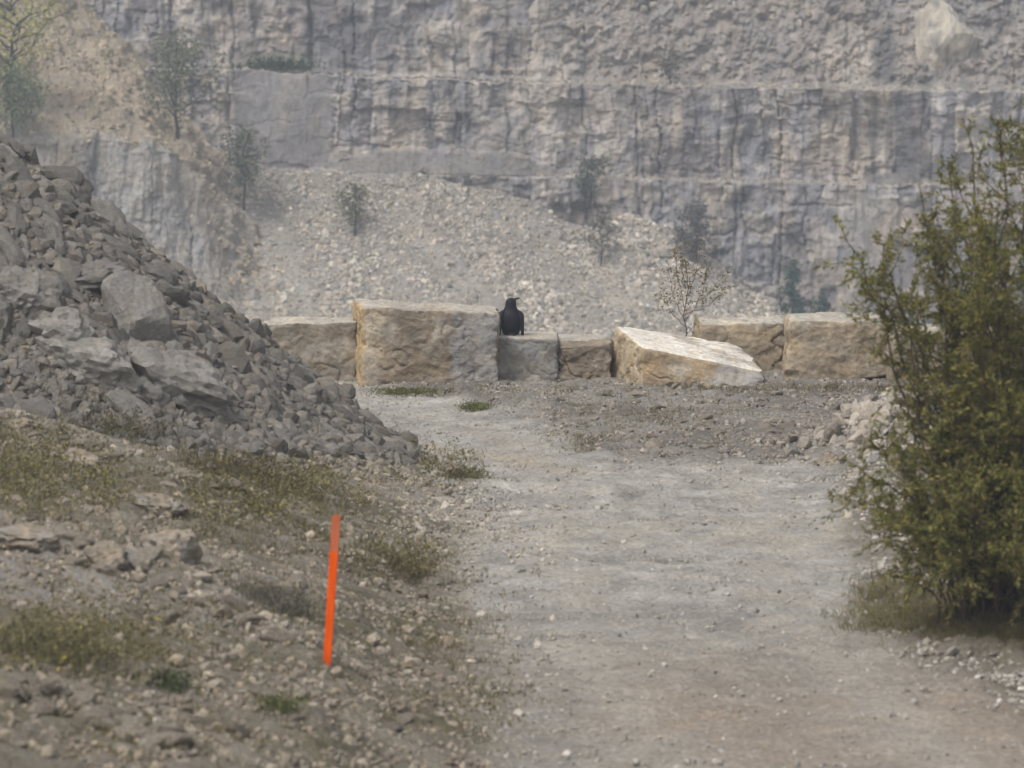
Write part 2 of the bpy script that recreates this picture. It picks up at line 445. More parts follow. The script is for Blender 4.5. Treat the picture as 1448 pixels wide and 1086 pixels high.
def joints(x, z, seed, w, h):
    """vertical joints and bedding breaks: steep blocks of rock with their own set-back and tilt"""
    zero = np.zeros(x.shape, np.int64)
    def cell(t, size, sd, row):
        c = np.floor(t / size).astype(np.int64)
        b = lambda k: (k + .98 * (rnd(k, row, zero, sd) - .5)) * size
        c = np.where(t < b(c), c - 1, np.where(t >= b(c + 1), c + 1, c))
        lo, hi = b(c), b(c + 1)
        return c, t - lo, hi - t, (t - .5 * (lo + hi)) / (hi - lo)
    c, l, r_, u = cell(x, w, seed, zero)
    hh = h * (.6 + .9 * rnd(c, zero, zero, seed + 1))
    k, dl, du, v = cell(z / hh * h + 40 * rnd(c, zero, zero, seed + 2), h, seed + 3, c)
    idv = rnd(c, k, zero, seed + 4)
    off = (idv - .5) + u * (rnd(c, k, zero, seed + 5) - .5) * 1.1 + v * (rnd(c, k, zero, seed + 6) - .5) * .5
    return off, np.minimum(l, r_), np.minimum(dl, du), idv, rnd(c, zero, zero, seed + 7)
def relief(x, z, seed, amp):
    wx_ = x + .22 * fbm(x * .6, z * .5, 0, seed + 1, 3) + .07 * fbm(x * 3, z * 2, 0, seed + 11, 3); wz_ = z + .25 * fbm(x * .7, z * .6, 4, seed + 2, 3) + .08 * fbm(x * 2.5, z * 3, 0, seed + 12, 3)
    a, ax_, az_, i1, q1 = joints(wx_, wz_, seed + 20, 2.3, 5.0)
    b, bx_, bz_, i2, q2 = joints(wx_ + .15 * perlin(x * 1.5, z, 0, seed + 13), wz_, seed + 30, .85, 1.5)
    c, cx2, cz2, i3, q3 = joints(wx_ + .1 * wz_, wz_, seed + 40, .34, .42)
    crack = np.exp(-(ax_ / .06) ** 2) * (q1 > .65) + .5 * np.exp(-(az_ / .05) ** 2) * (i1 > .5)
    crack2 = np.exp(-(bx_ / .05) ** 2) * (q2 > .6) + .6 * np.exp(-(bz_ / .04) ** 2) * (i2 > .6)
    big_ = fbm(x * .35, z * .25, 2, seed + 5, 3)
    soft = sm(-.35, .25, fbm(x * .3, z * .3, 7, seed + 15, 2))
    d = .55 * a + (.36 * b + .18 * c) * (1 - .6 * soft) + .40 * big_ + .16 * fbm(x * 1.3, z * 1.1, 2, seed + 6, 5, .6) - .22 * crack - .10 * crack2
    return d * amp, i1, i2, np.clip(crack + .4 * crack2, 0, 1), i3
rows = []
def addrow(Z, Y, kind, ft=0.0): rows.append((np.broadcast_to(Z, cx_.shape).copy(), np.broadcast_to(Y, cx_.shape).copy(), kind, np.broadcast_to(ft, cx_.shape)))
lean_r = sm(700, 860, PXc)            # the upper part turns into a rubble slope to the right
for t in np.linspace(0, 1, 150):      # lower wall
    z = -14.5 + t * (z2 + 14.5)
    addrow(z, 236.2 + (z - z2) * .05, 'w')
for t in np.linspace(.1, 1, 7):       # lower bench
    addrow(z2 + .05 * t, 236.2 + t * 1.9, 'b')
deb = .95 * box(PXc, 490, 770, 60) + .05 + .55 * sm(.15, .6, perlin(cx_ * .22, 9, 0, 47)) * (PXc > 800)
for t in np.linspace(0, 1, 125)[1:]:    # middle wall
    z = z2 + t * (z1 - z2)
    foot = np.clip(1 - (z - z2) / deb, 0, 1)
    addrow(z, 238.1 + (z - z2) * .06 - foot * 2.0 * np.minimum(1, deb), 'w', foot * (deb > .2))
for t in np.linspace(.1, 1, 7):
    addrow(z1 + .1 * t * lean_r, 238.2 + (z1 - z2) * .06 + t * 1.9, 'b')
deb1 = .25 + .5 * box(PXc, 350, 450, 40)
for t in np.concatenate([np.linspace(0, .5, 110)[1:], np.linspace(.5, 1, 26)[1:]]):    # upper wall
    z = z1 + t * (8.0 - z1)
    foot = np.clip(1 - (z - z1) / deb1, 0, 1)
    addrow(z, 240.4 + (z - z1) * (.10 + .50 * lean_r) - foot * 1.6 * np.minimum(1, deb1), 'u')
for t in (4, 12, 30): addrow(8.0 + .2 * t ** .5, 241.7 + 12 + t, 't')
CZ = np.array([r[0] for r in rows]); CY = np.array([r[1] for r in rows]); KIND = [r[2] for r in rows]
CX = np.broadcast_to(cx_, CZ.shape).copy(); CPX = np.broadcast_to(PXc, CZ.shape)
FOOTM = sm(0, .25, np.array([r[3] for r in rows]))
CPY = -145 + (5 - CZ) / 240.0 * FPX
ampm = np.ones(CZ.shape)
ampm *= 1 - .78 * box(CPX, 335, 470, 12) * box(CPY, 100, 240, 10)       # a smooth grey slab
ampm *= 1 - .55 * box(CPX, 1150, 1290, 30) * (CPY > 262)
upR = np.array([k == 'u' for k in KIND])[:, None] * np.broadcast_to(lean_r, CZ.shape)
ampm *= 1 - .45 * upR
D, i1, i2, cr, i3 = relief(CX, CZ, 100, 1.0)
kw = np.array([{'w': 1.0, 'u': 1.0, 'b': .25, 't': .6}[k] for k in KIND])[:, None]
rub = fbm(CX * 1.5, CZ * 1.5, CY * .6, 140, 5, .62)
CY2 = CY - D * ampm * kw * (1 - .35 * upR) * (1 - .85 * FOOTM) - .40 * rub * upR - .25 * rub * FOOTM
nA = fbm(CX * .55, CZ * .16, 0, 151, 4); nB = fbm(CX * .9, CZ * .75, 0, 152, 4, .6); nC = fbm(CX * 1.6, CZ * .12, 0, 153, 4); nD = fbm(CX * .25, CZ * .2, 0, 154, 3)
CC = np.zeros(CZ.shape + (3,)) + GREY
CC = mixc(CC, LIGHT, np.clip(sm(.50, .95, i2 + .35 * nA) * .65, 0, 1))
CC = mixc(CC, LIGHT * 1.02, sm(.0, .42, nB + .3 * nA) * .72)
CC = mixc(CC, DARK * 1.15, sm(.10, .5, nC + .2 * (i1 - .5)) * .8 * sm(-.35, .25, nD))
CC = mixc(CC, TAN, sm(.15, .55, nD) * .35)
nG = fbm(CX * .4, CZ * .3, 5, 155, 4)
CC = mixc(CC, np.array([.44, .375, .325]), sm(.10, .5, nG) * .42)
CC = mixc(CC, DARK * 1.4, sm(.2, .6, -nB) * .40)
CC = mixc(CC, DARK * .9, cr * .38 * (1 - .5 * upR) * ampm)
CC = CC * (1 + .30 * (i3 - .5))[..., None]
# patches of their own colour
CC = mixc(CC, LIGHT * 1.08, .75 * box(CPX, 590, 860, 60) * box(CPY, 15, 106, 14) * sm(-.25, .25, nB + .25 * nA + .2 * sm(60, 105, CPY)))
CC = mixc(CC, LIGHT * 1.02, .45 * box(CPX, 480, 880, 25) * box(CPY, 118, 225, 10) * sm(-.3, .25, nA + nB * .5))
CC = mixc(CC, DARK * 1.0, .75 * box(CPX, 1228, 1312, 8) * box(CPY, 128, 252, 8) * sm(-.35, .2, nC + .2))
CC = mixc(CC, np.array([.46, .41, .345]), .6 * box(CPX, 1100, 1222, 14) * box(CPY, 130, 245, 10) * sm(-.3, .2, nA + .1))
CC = mixc(CC, np.array([.20, .20, .215]), .75 * box(CPX, 430, 600, 40) * (CPY < 104) * sm(-.4, .2, nC + .15))
CC = mixc(CC, np.array([.20, .20, .215]), .65 * box(CPX, 700, 745, 14) * (CPY < 95))
CC = mixc(CC, np.array([.205, .205, .22]), .6 * box(CPX, 905, 1010, 30) * box(CPY, 130, 245, 15) * sm(-.4, .2, nC + .15))
CC = mixc(CC, np.array([.22, .22, .23]), .55 * box(CPX, 690, 725, 10) * box(CPY, 112, 235, 8))
CC = mixc(CC, np.array([.30, .30, .305]), .75 * box(CPX, 335, 470, 12) * box(CPY, 98, 238, 6))
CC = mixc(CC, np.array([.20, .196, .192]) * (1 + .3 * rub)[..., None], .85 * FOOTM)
nE = fbm(CX * 1.3, CZ * 1.3, 0, 161, 4); nF = fbm((CX - CZ) * .5, (CX + CZ) * .22, 0, 162, 4)
CC = mixc(CC, mixc(mixc(np.zeros(CC.shape) + np.array([.31, .29, .262]), np.array([.185, .182, .182]), sm(.05, .5, nF + .4 * nE) * .8), LIGHT, sm(.15, .6, nE - .4 * nF) * .6), .72 * upR)
CC = mixc(CC, DARK * .95, .8 * box(CPX, 1238, 1268, 9) * box(CPY, 40, 116, 10))
CC = mixc(CC, LIGHT, .5 * box(CPX, 1165, 1235, 12) * box(CPY, 40, 95, 10) * sm(-.2, .3, nB))
CC = mixc(CC, np.array([.10, .125, .075]), .6 * box(CPX, 345, 450, 14) * box(CPY, 72, 97, 5))
CC = CC * np.array([.93, .915, .93])
bench = np.array([k == 'b' for k in KIND])[:, None]
CC = np.where(bench[..., None], mixc(CC, LIGHT * .8, .3), CC)
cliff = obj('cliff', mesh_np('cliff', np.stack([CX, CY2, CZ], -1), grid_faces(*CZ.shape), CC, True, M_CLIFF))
tag(cliff, 'grey quarry wall in benches with pale and dark vertical streaks', kind='structure')

# ------------------------------------------------------------------ lofted far slopes
def loft(rows, us, nu, vs, nv, smooth_u=True):
    """rows: arrays (k,3) of world points; returns (nv,nu,3) by linear interpolation with rounded bends"""
    R = np.array(rows, float); k = R.shape[1]
    uu = np.linspace(0, k - 1, nu)
    U = np.stack([np.stack([np.interp(uu, np.arange(k), R[r, :, c]) for c in range(3)], -1) for r in range(len(rows))])
    vv = np.interp(np.linspace(0, 1, nv), np.linspace(0, 1, len(vs)), vs) if vs is not None else np.linspace(0, len(rows) - 1, nv)
    i = np.clip(np.floor(vv).astype(int), 0, len(rows) - 2); f = (vv - i)[:, None, None]
    return U[i] * (1 - f) + U[i + 1] * f, vv
def normals(G):
    du = np.gradient(G, axis=1); dv = np.gradient(G, axis=0)
    n = np.cross(du, dv); n /= np.linalg.norm(n, axis=-1)[..., None] + 1e-9
    return np.where(n[..., 1:2] > 0, -n, n)

# talus: a wide cone of broken stone below the wall
tb = [(230, 232, 234.7), (330, 236, 234.7), (450, 238, 234.7), (560, 241, 234.7), (620, 250, 234.7), (700, 266, 234.7), (760, 292, 234.7), (800, 314, 234.7), (835, 318, 234.7), (890, 302, 234.7), (950, 322, 234.7), (1010, 372, 234.7), (1080, 420, 234.7), (1150, 446, 234.7), (1300, 455, 234.7), (1500, 460, 234.7), (1900, 470, 234.7)]
TOP = np.array([P(*p) for p in tb])
LOW = []
for (px, py, Y) in tb:
    b = P(px + (0 if px < 500 else .25 * (px - 500) * .3), 475 + .02 * px, 226.5 - .0008 * px); LOW.append(b)
LOW = np.array(LOW); FOOT = LOW + (LOW - TOP) * np.array([0, .55, .50]); FOOT[:, 2] = np.minimum(FOOT[:, 2], -14.2); FOOT[:, 1] -= 2
MID = TOP * .5 + LOW * .5 + np.array([0, .35, -.30])
TG, tv = loft([TOP, MID, LOW, FOOT], None, 620, None, 190)
tn = normals(TG)
tpx, tpy = pxof(TG[..., 0], TG[..., 1], TG[..., 2])
smooth_zone = np.clip(box(tpx, 230, 395, 75) * sm(265, 320, tpy) + gau(tpx, tpy, 880, 420, 50, 50) + gau(tpx, tpy, 1040, 430, 45, 40) * .8, 0, 1)
td = (.16 * fbm(TG[..., 0] * .9, TG[..., 1] * .9, TG[..., 2] * .9, 201, 5, .6)) * (1 - .5 * smooth_zone) + .35 * fbm(TG[..., 0] * .2, TG[..., 2] * .2, 0, 202, 2) + .10 * smooth_zone * fbm((TG[..., 0] * .75 + TG[..., 2]) * 2.2, (TG[..., 0] - TG[..., 2]) * .25, 0, 204, 3)
TG2 = TG + tn * td[..., None]
n1 = fbm(TG[..., 0] * .5, TG[..., 2] * .8, 0, 205, 4)
strk = fbm(TG[..., 0] * .9 + TG[..., 2] * .55, TG[..., 2] * .14, 0, 206, 4)
TC = np.zeros(TG.shape) + np.array([.29, .278, .255])
TC = mixc(TC, (.38, .36, .325), smooth_zone * .85)
TC = mixc(TC, (.17, .165, .16), sm(.1, .6, n1) * .4)
TC = mixc(TC, (.37, .352, .318), sm(.0, .5, -strk) * .7)
TC = mixc(TC, (.365, .325, .265), sm(430, 280, tpx) * .6)
TC = mixc(TC, (.20, .205, .21), .6 * sm(1080, 1200, tpx) * sm(420, 440, tpy))
talus = obj('talus_slope', mesh_np('talus_slope', TG2, grid_faces(*TG.shape[:2]), TC, True, M_SCREE)); tag(talus, kind='structure')

# left: tan scree above a short grey face
cr_ = [(-260, 180, 224), (-100, 188, 225), (0, 196, 226), (60, 196, 226.5), (130, 192, 227), (220, 207, 228), (285, 232, 230.5), (330, 262, 233.5), (372, 300, 238.5)]
up_ = [(-420, -420, 247), (-260, -330, 246), (-90, -230, 245.5), (30, -130, 245), (140, -25, 244.5), (208, 62, 243), (262, 160, 240.5), (318, 222, 239.5), (378, 262, 240)]
ft_ = [(-260, 440, 221.5), (-100, 450, 222), (0, 450, 223), (60, 440, 224), (130, 425, 225), (220, 410, 226.2), (300, 425, 226.8), (395, 440, 229), (470, 430, 236)]
UP = np.array([P(*p) for p in up_]); CR = np.array([P(*p) for p in cr_]); FT = np.array([P(*p) for p in ft_])
UPB = UP + np.array([-3, 14, 2.0]); FT2 = FT + np.array([0, -9, -6.5]); FT2[:, 2] = np.minimum(FT2[:, 2], -14.4)
vs = [0, 1, 2, 3, 4]
LG, lv = loft([UPB, UP, CR, FT, FT2], None, 460, [0, .6, 1.0, 1.35, 1.7, 2.0, 2.2, 2.45, 2.7, 3.0, 4.0], 400)
ln = normals(LG)
lpx, lpy = pxof(LG[..., 0], LG[..., 1], LG[..., 2])
lvn = lv[:, None] + .10 * fbm(LG[..., 0] * .6, LG[..., 1] * .3, 0, 301, 4) + .05 * perlin(LG[..., 0] * 3, 0, 0, 302)
face = sm(1.94, 2.05, lvn) * (1 - sm(2.8, 3.05, lvn)) * (1 - sm(255, 330, lpx + .25 * (300 - lpy)))
rel, j1, j2, jc, j3 = relief(LG[..., 0] * 2.0 + 40, LG[..., 2] * 1.5, 300, .55)
ld = face * rel * .8 + (1 - face) * (.34 * fbm(LG[..., 0] * .8, LG[..., 1] * .8, LG[..., 2] * .8, 305, 5, .6) + .30 * fbm((LG[..., 0] + LG[..., 2]) * 1.0, (LG[..., 0] - LG[..., 2]) * .18, 0, 306, 3))
LG2 = LG + ln * ld[..., None]
m1 = fbm(LG[..., 0] * .5, LG[..., 2] * .5, 0, 311, 4); m2 = fbm(LG[..., 0] * 1.5, LG[..., 2] * .4, 0, 312, 4); m3 = fbm((LG[..., 0] + LG[..., 2]) * .9, (LG[..., 0] - LG[..., 2]) * .15, 0, 313, 4)
LC = np.zeros(LG.shape) + np.array([.37, .322, .25])
LC = mixc(LC, (.46, .41, .33), sm(0, .5, m3) * .7)
LC = mixc(LC, (.26, .225, .17), sm(.1, .5, -m1) * .6)
LC = mixc(LC, (.25, .24, .14), sm(.15, .5, m1 + .2 * m2) * .4)
fc = np.zeros(LG.shape) + np.array([.39, .382, .372])
fc = mixc(fc, (.385, .36, .31), sm(.4, .9, j2 + .4 * m2) * .6)
fc = mixc(fc, (.19, .19, .20), sm(.1, .6, m2) * .6)
fc = mixc(fc, (.33, .29, .21), gau(lpx, lpy, 95, 250, 26, 60) * .8)
fc = mixc(fc, (.13, .13, .14), gau(lpx, lpy, 128, 235, 14, 45) * .75)
fc = mixc(fc, (.12, .12, .125), jc * .4)
LC = mixc(LC, fc, face)
LC = mixc(LC, (.345, .325, .29), (1 - face) * sm(250, 330, lpx) * sm(225, 265, lpy))
hill = obj('hillside', mesh_np('hillside', LG2, grid_faces(*LG.shape[:2]), LC, True, M_SCREE)); tag(hill, kind='structure')

def surf_pts(G, n, w, rng):
    """random points on a lofted grid, chance w per cell"""
    w = np.clip(w[:-1, :-1], 0, None) * np.linalg.norm(np.cross(G[1:, :-1] - G[:-1, :-1], G[:-1, 1:] - G[:-1, :-1]), axis=-1)
    p = (w / w.sum()).ravel(); idx = rng.choice(len(p), n, p=p)
    r, c = np.unravel_index(idx, w.shape); a, b = rng.random(n)[:, None], rng.random(n)[:, None]
    return (G[r, c] * (1 - a) + G[r, c + 1] * a) * (1 - b) + (G[r + 1, c] * (1 - a) + G[r + 1, c + 1] * a) * b
FARV = [rock_shape(700 + k, 1, 8, .5, .9, 0) for k in range(8)]
wt = (1 - .85 * smooth_zone) * (.3 + .9 * sm(-.35, .3, strk)) * sm(225, 245, tpy) * (1 - sm(520, 560, tpy)) * box(tpx, 250, 1250, 40) * (1 - .8 * sm(1090, 1150, tpx))
tp = surf_pts(TG2, 25000, wt, RNG)
qx, qy = pxof(tp[:, 0], tp[:, 1], tp[:, 2])
keep_ = ~((np.abs(qx - 702) < 10) & (np.abs(qy - 437) < 18))
tp, qx, qy = tp[keep_], qx[keep_], qy[keep_]
big = 1 + .55 * gau(qx, qy, 920, 360, 60, 60) + .35 * sm(330, 470, qy)
ts = np.exp(RNG.normal(-2.76, .42, len(tp))) * big
tcol = np.array([.47, .45, .41]) * np.clip(np.exp(RNG.normal(-.08, .25, len(tp))), .45, 1.6)[:, None] * (1 + RNG.normal(0, .012, (len(tp), 3)))
V_, F_, C_ = scatter(FARV, tp, ts, tcol, RNG, .35)
o = obj('talus_rubble', mesh_np('talus_rubble', V_, F_, C_, False, M_FARROCK))
tag(o, 'pale grey broken stone covering the far talus slope', 'rubble', kind='stuff')
# small stones over the tan scree on the left and along the far ledges
wl_ = (1 - face) * sm(-60, 0, lpx) * (lpy > -40) * (.4 + sm(0, .4, m1 + .2))
lp = surf_pts(LG2, 6500, wl_, RNG)
ls = np.exp(RNG.normal(-2.45, .5, len(lp)))
lcol = np.array([.42, .37, .29]) * RNG.uniform(.6, 1.25, len(lp))[:, None]
upts = []
GC = np.stack([CX, CY2, CZ], -1)
wu = upR * (CPY > -40) * (CPX < 1560) + (np.array([k == 'b' for k in KIND])[:, None] * 2.5) * box(CPX, 330, 1500, 20)
up2 = surf_pts(GC, 3200, wu, RNG)
us_ = np.exp(RNG.normal(-2.75, .5, len(up2)))
ucol = np.array([.36, .335, .295]) * RNG.uniform(.55, 1.3, len(up2))[:, None]
V_, F_, C_ = scatter(FARV, np.concatenate([lp, up2]), np.concatenate([ls, us_]), np.concatenate([lcol, ucol]), RNG, .4)
o = obj('scree_stones', mesh_np('scree_stones', V_, F_, C_, False, M_FARROCK))
tag(o, 'small broken stones strewn over the tan scree and far ledges', 'scree', kind='stuff')

# larger single rocks on the talus
TAL_MESH = [mesh_np('talus_rock', *rock_shape(760 + k, 2, 10, .5, .9, .05), smooth=False, mat=M_FARROCK1) for k in range(6)]
wb = wt * (.25 + 2.2 * gau(tpx, tpy, 925, 360, 45, 50) + 1.3 * sm(380, 470, tpy) + .6 * gau(tpx, tpy, 430, 250, 60, 12))
bp_ = surf_pts(TG2, 150, wb, RNG)
proto = None
for i, p in enumerate(bp_):
    bx_, by_ = pxof(*p)
    if abs(bx_ - 704) < 18 and abs(by_ - 437) < 24: continue
    if proto is None:
        o = proto = obj('talus_rock', TAL_MESH[0])
    else:
        o = proto.copy(); o.data = TAL_MESH[i % 6]; COL.objects.link(o)
    s = .09 + .10 * RNG.random() ** 2
    o.location = p; o.scale = (s * 1.2, s, s * .9); o.rotation_euler = tuple(RNG.uniform(0, 6.28, 3))
    tag(o, 'pale angular rock among the broken stone on the far talus slope', 'rock', 'larger rocks on the far talus slope')

# pale outcrop slab leaning against the upper slope at right
bpy.context.view_layer.update()
DG = bpy.context.evaluated_depsgraph_get()
def far_hit(px, py):
    d = Vector([float(v) for v in ray(px, py)]).normalized()
    ok, loc, nor, idx, ob, mat = SC.ray_cast(DG, Vector((0, 0, CAM_Z)) + d * 90, d, distance=400)
    return loc if ok else Vector(P(px, py, 240))
V_, F_ = rock_shape(905, 4, 9, .62, .95, .10, (1, 1, 1))
c_ = far_hit(1331, 70) + Vector((0, -.15, 0))
V_ = V_ * np.array([1.3, .8, 1.8]); 
ca, sa = math.cos(.22), math.sin(.22)
V_ = np.stack([V_[:, 0] * ca + V_[:, 2] * sa, V_[:, 1], -V_[:, 0] * sa + V_[:, 2] * ca], -1)
V_[:, 1] -= .30 * relief(V_[:, 0] * 1.6 + 5, V_[:, 2] * 1.6, 420, 1.0)[0]
cc = np.zeros(V_.shape) + LIGHT * .98
cc = mixc(cc, DARK * 1.5, .75 * sm(.12, .4, fbm(V_[:, 0] * 1.6, V_[:, 2] * 1.6, 0, 78, 4)))
cc = mixc(cc, DARK, .8 * relief(V_[:, 0] * 1.6 + 5, V_[:, 2] * 1.6, 420, 1.0)[3])
o = obj('outcrop', mesh_np('outcrop', V_, F_, cc, False, M_CLIFF), None, c_)
tag(o, 'pale rounded rock outcrop high on the far wall at right', 'outcrop')

# ------------------------------------------------------------------ plants
def tube(pts, rad, sides=6):
    pts = np.asarray(pts, float); n = len(pts)
    tg = np.gradient(pts, axis=0); tg /= np.linalg.norm(tg, axis=1)[:, None] + 1e-9
    ref = np.array([.3, 1, .1]); a = np.cross(tg, ref); a /= np.linalg.norm(a, axis=1)[:, None] + 1e-9; b = np.cross(tg, a)
    th = np.arange(sides) * 2 * math.pi / sides
    V = pts[:, None] + (a[:, None] * np.cos(th)[None, :, None] + b[:, None] * np.sin(th)[None, :, None]) * np.asarray(rad)[:, None, None]
    i = np.arange(n * sides).reshape(n, sides); j = np.roll(i, -1, 1)
    F = np.stack([i[:-1], j[:-1], j[1:], i[1:]], -1).reshape(-1, 4)
    return V.reshape(-1, 3), F
def leaves(pos, length, width, col, rng, droop=.25, direction=None):
    n = len(pos)
    d = rng.normal(size=(n, 3)); d[:, 2] = d[:, 2] * .8 - droop
    if direction is not None: d = d * .6 + direction
    d /= np.linalg.norm(d, axis=1)[:, None]
    s = np.cross(d, rng.normal(size=(n, 3))); s /= np.linalg.norm(s, axis=1)[:, None]
    nrm = np.cross(d, s)
    L = (length * rng.uniform(.6, 1.25, n))[:, None]; W = (width * rng.uniform(.7, 1.25, n))[:, None]
    V = np.stack([pos, pos + d * L * .45 + s * W * .5 + nrm * W * .12, pos + d * L + nrm * -W * .15, pos + d * L * .45 - s * W * .5 + nrm * W * .12], 1)
    i = np.arange(n * 4).reshape(n, 4)
    F = np.concatenate([i[:, [0, 1, 2]], i[:, [0, 2, 3]]])
    return V.reshape(-1, 3), F, np.repeat(col, 4, 0)
def curve_pts(a, b, bend, rng, n=9, wob=.02):
    a, b = np.array(a, float), np.array(b, float); t = np.linspace(0, 1, n)[:, None]
    L = np.linalg.norm(b - a)
    m = (a + b) / 2 + np.array(bend)
    p = (1 - t) ** 2 * a + 2 * t * (1 - t) * m + t ** 2 * b
    w = rng.normal(size=(n, 3)) * wob * L; w[0] = 0
    return p + w

def far_tree(name, label, base, h, w, nleaf, col, seed, lsize=.10, trunk_frac=.3, cone=False, lean=0.0, bare=False, group='trees on the far quarry slopes', nlimb=16):
    rng = np.random.default_rng(seed)
    e = empty(name, base); tag(e, label, 'tree', group)
    parts = []; tips = []
    top = np.array([lean * h, 0, h])
    tr = curve_pts((0, 0, -.15), top * .93, (0, 0, 0), rng, 8, .012)
    r0 = max(.04, h * .020)
    parts.append(tube(tr, np.linspace(r0, r0 * .25, 8), 6))
    pos = []
    for k in range(nlimb):
        t = trunk_frac * .8 + (1 - trunk_frac * .8) * (k + rng.random()) / nlimb
        t = min(t, .97)
        st = np.array([np.interp(t, np.linspace(0, 1, 8), tr[:, c]) for c in range(3)])
        an = rng.uniform(0, 6.28)
        prof = (1 - t) ** .9 * 1.15 if cone else math.sin(math.pi * min(1, (t - trunk_frac * .8) / (1 - trunk_frac * .8) * .80 + .18)) ** .8
        ln = w * .5 * prof * rng.uniform(.65, 1.15)
        up = (-.1 if cone else .55) * ln + .05 * h
        en = st + np.array([math.cos(an) * ln, math.sin(an) * ln, up])
        lp_ = curve_pts(st, en, (0, 0, -.1 * ln), rng, 6, .04)
        parts.append(tube(lp_, np.linspace(r0 * .4, r0 * .12, 6), 4))
        m = max(3, int(.9 * nleaf / nlimb * (.4 + prof)))
        tt = rng.uniform(.25, 1.05, m) if not cone else rng.uniform(.05, 1.05, m)
        c0 = np.stack([np.interp(tt, np.linspace(0, 1, 6), lp_[:, c]) for c in range(3)], -1)
        pos.append(c0 + rng.normal(size=(m, 3)) * w * (.085 if not cone else .05))
    trunk = mesh_np('trunk', *merge(parts)[:2], smooth=True, mat=M_FARBARK); obj('trunk', trunk, e)
    pos = np.concatenate(pos)
    cl = np.array(col) * 1.75 * rng.uniform(.6, 1.4, len(pos))[:, None]
    V, F, Cc = leaves(pos, lsize * 1.9, lsize * 1.1, cl, rng)
    obj('crown', mesh_np('crown', V, F, Cc, False, M_FARLEAF), e)
    return e
S = 240 / FPX
GG = (.105, .115, .07)
def fat(px, py): return far_hit(px, py)
ft_list = [
    ('broadleaf_tree', 'wide grey-green young tree beside the far left wall, tallest on the scree', 250, 196, 140, 120, 1700, (.125, .128, .085), .10, .32, False),
    ('broadleaf_tree', 'slender young tree with a thin crown at the top of the grey scree', 345, 298, 112, 66, 900, (.10, .115, .075), .10, .38, False),
    ('broadleaf_tree', 'small sparse tree alone on the middle of the talus slope', 503, 334, 72, 56, 420, (.13, .125, .085), .10, .35, False),
    ('broadleaf_tree', 'small grey leafless-looking tree between the two talus cones', 850, 376, 72, 50, 380, (.12, .115, .095), .09, .32, False),
    ('broadleaf_tree', 'dark grey-green tree in front of the lower ledge above the talus', 836, 290, 66, 62, 620, (.095, .105, .08), .09, .25, False),
    ('conifer', 'dark blue-green conifer at the foot of the far wall', 1122, 447, 78, 52, 1000, (.05, .085, .065), .10, .06, True),
    ('conifer', 'low dark conifer at the foot of the far wall, right of the taller one', 1165, 448, 34, 40, 420, (.055, .085, .07), .10, .05, True),
    ('broadleaf_tree', 'thin little tree standing on the upper ledge of the far wall', 947, 120, 52, 36, 260, (.12, .115, .095), .09, .3, False),
    ('broadleaf_tree', 'dense grey-green tree at the left edge above the dark rubble pile', 18, 196, 92, 96, 1300, (.105, .125, .07), .10, .22, False),
    ('broadleaf_tree', 'dim bushy tree against the lower wall behind the bare sapling', 985, 372, 82, 60, 1000, (.105, .098, .09), .09, .15, False),
]
for k, (nm, lb, px, py, hp, wp, nl, cl, lsz, tf, cone) in enumerate(ft_list):
    far_tree(nm, lb, fat(px, py), hp * S, wp * S, nl, cl, 500 + k, lsz, tf, cone)
far_tree('broadleaf_tree', 'tall yellow-green tree with trailing twigs in the top left corner', fat(10, 150), 175 * S, 150 * S, 1500, (.24, .235, .07), 531, .10, .25, False, .08, nlimb=26)

# low dark scrub on the far ledge
def scrub(name, label, px, py, wp, hp, n, col, seed, cat='shrub', group=None):
    rng = np.random.default_rng(seed)
    e = empty(name, fat(px, py)); tag(e, label, cat, group)
    pos = rng.normal(size=(n, 3)) * np.array([wp * S * .28, .25, hp * S * .28]); pos[:, 2] = np.abs(pos[:, 2])
    V, F, Cc = leaves(pos, .16, .09, np.array(col) * rng.uniform(.6, 1.4, n)[:, None], rng)
    obj('foliage', mesh_np('foliage', V, F, Cc, False, M_FARLEAF), e)
    st = [tube(curve_pts((rng.normal() * .1, 0, -.1), pos[k], (0, 0, 0), rng, 5, .02), np.linspace(.02, .006, 5), 4) for k in range(10)]
    obj('branchwork', mesh_np('branchwork', *merge(st)[:2], mat=M_FARBARK), e)
scrub('shrub', 'dark green scrub on the upper ledge at far left', 392, 96, 100, 26, 900, (.07, .10, .05), 541)
scrub('shrub', 'low scrub round the foot of the tree on the lower ledge', 832, 292, 70, 16, 300, (.10, .10, .075), 542)

# ------------------------------------------------------------------ rubble pile (left)
PILE_MESH = [mesh_np('rubble_rock', *rock_shape(40 + k, 3, 13, .45, .85, .16, (1.15, .85, .70)), smooth=False, mat=M_RUBBLE) for k in range(16)]
def pile_normal(x, y):
    e = .05
    n = np.stack([-(H0(x + e, y) - H0(x - e, y)) / (2 * e), -(H0(x, y + e) - H0(x, y - e)) / (2 * e), np.ones_like(x)], -1)
    return n / np.linalg.norm(n, axis=-1)[..., None]
rng = np.random.default_rng(77)
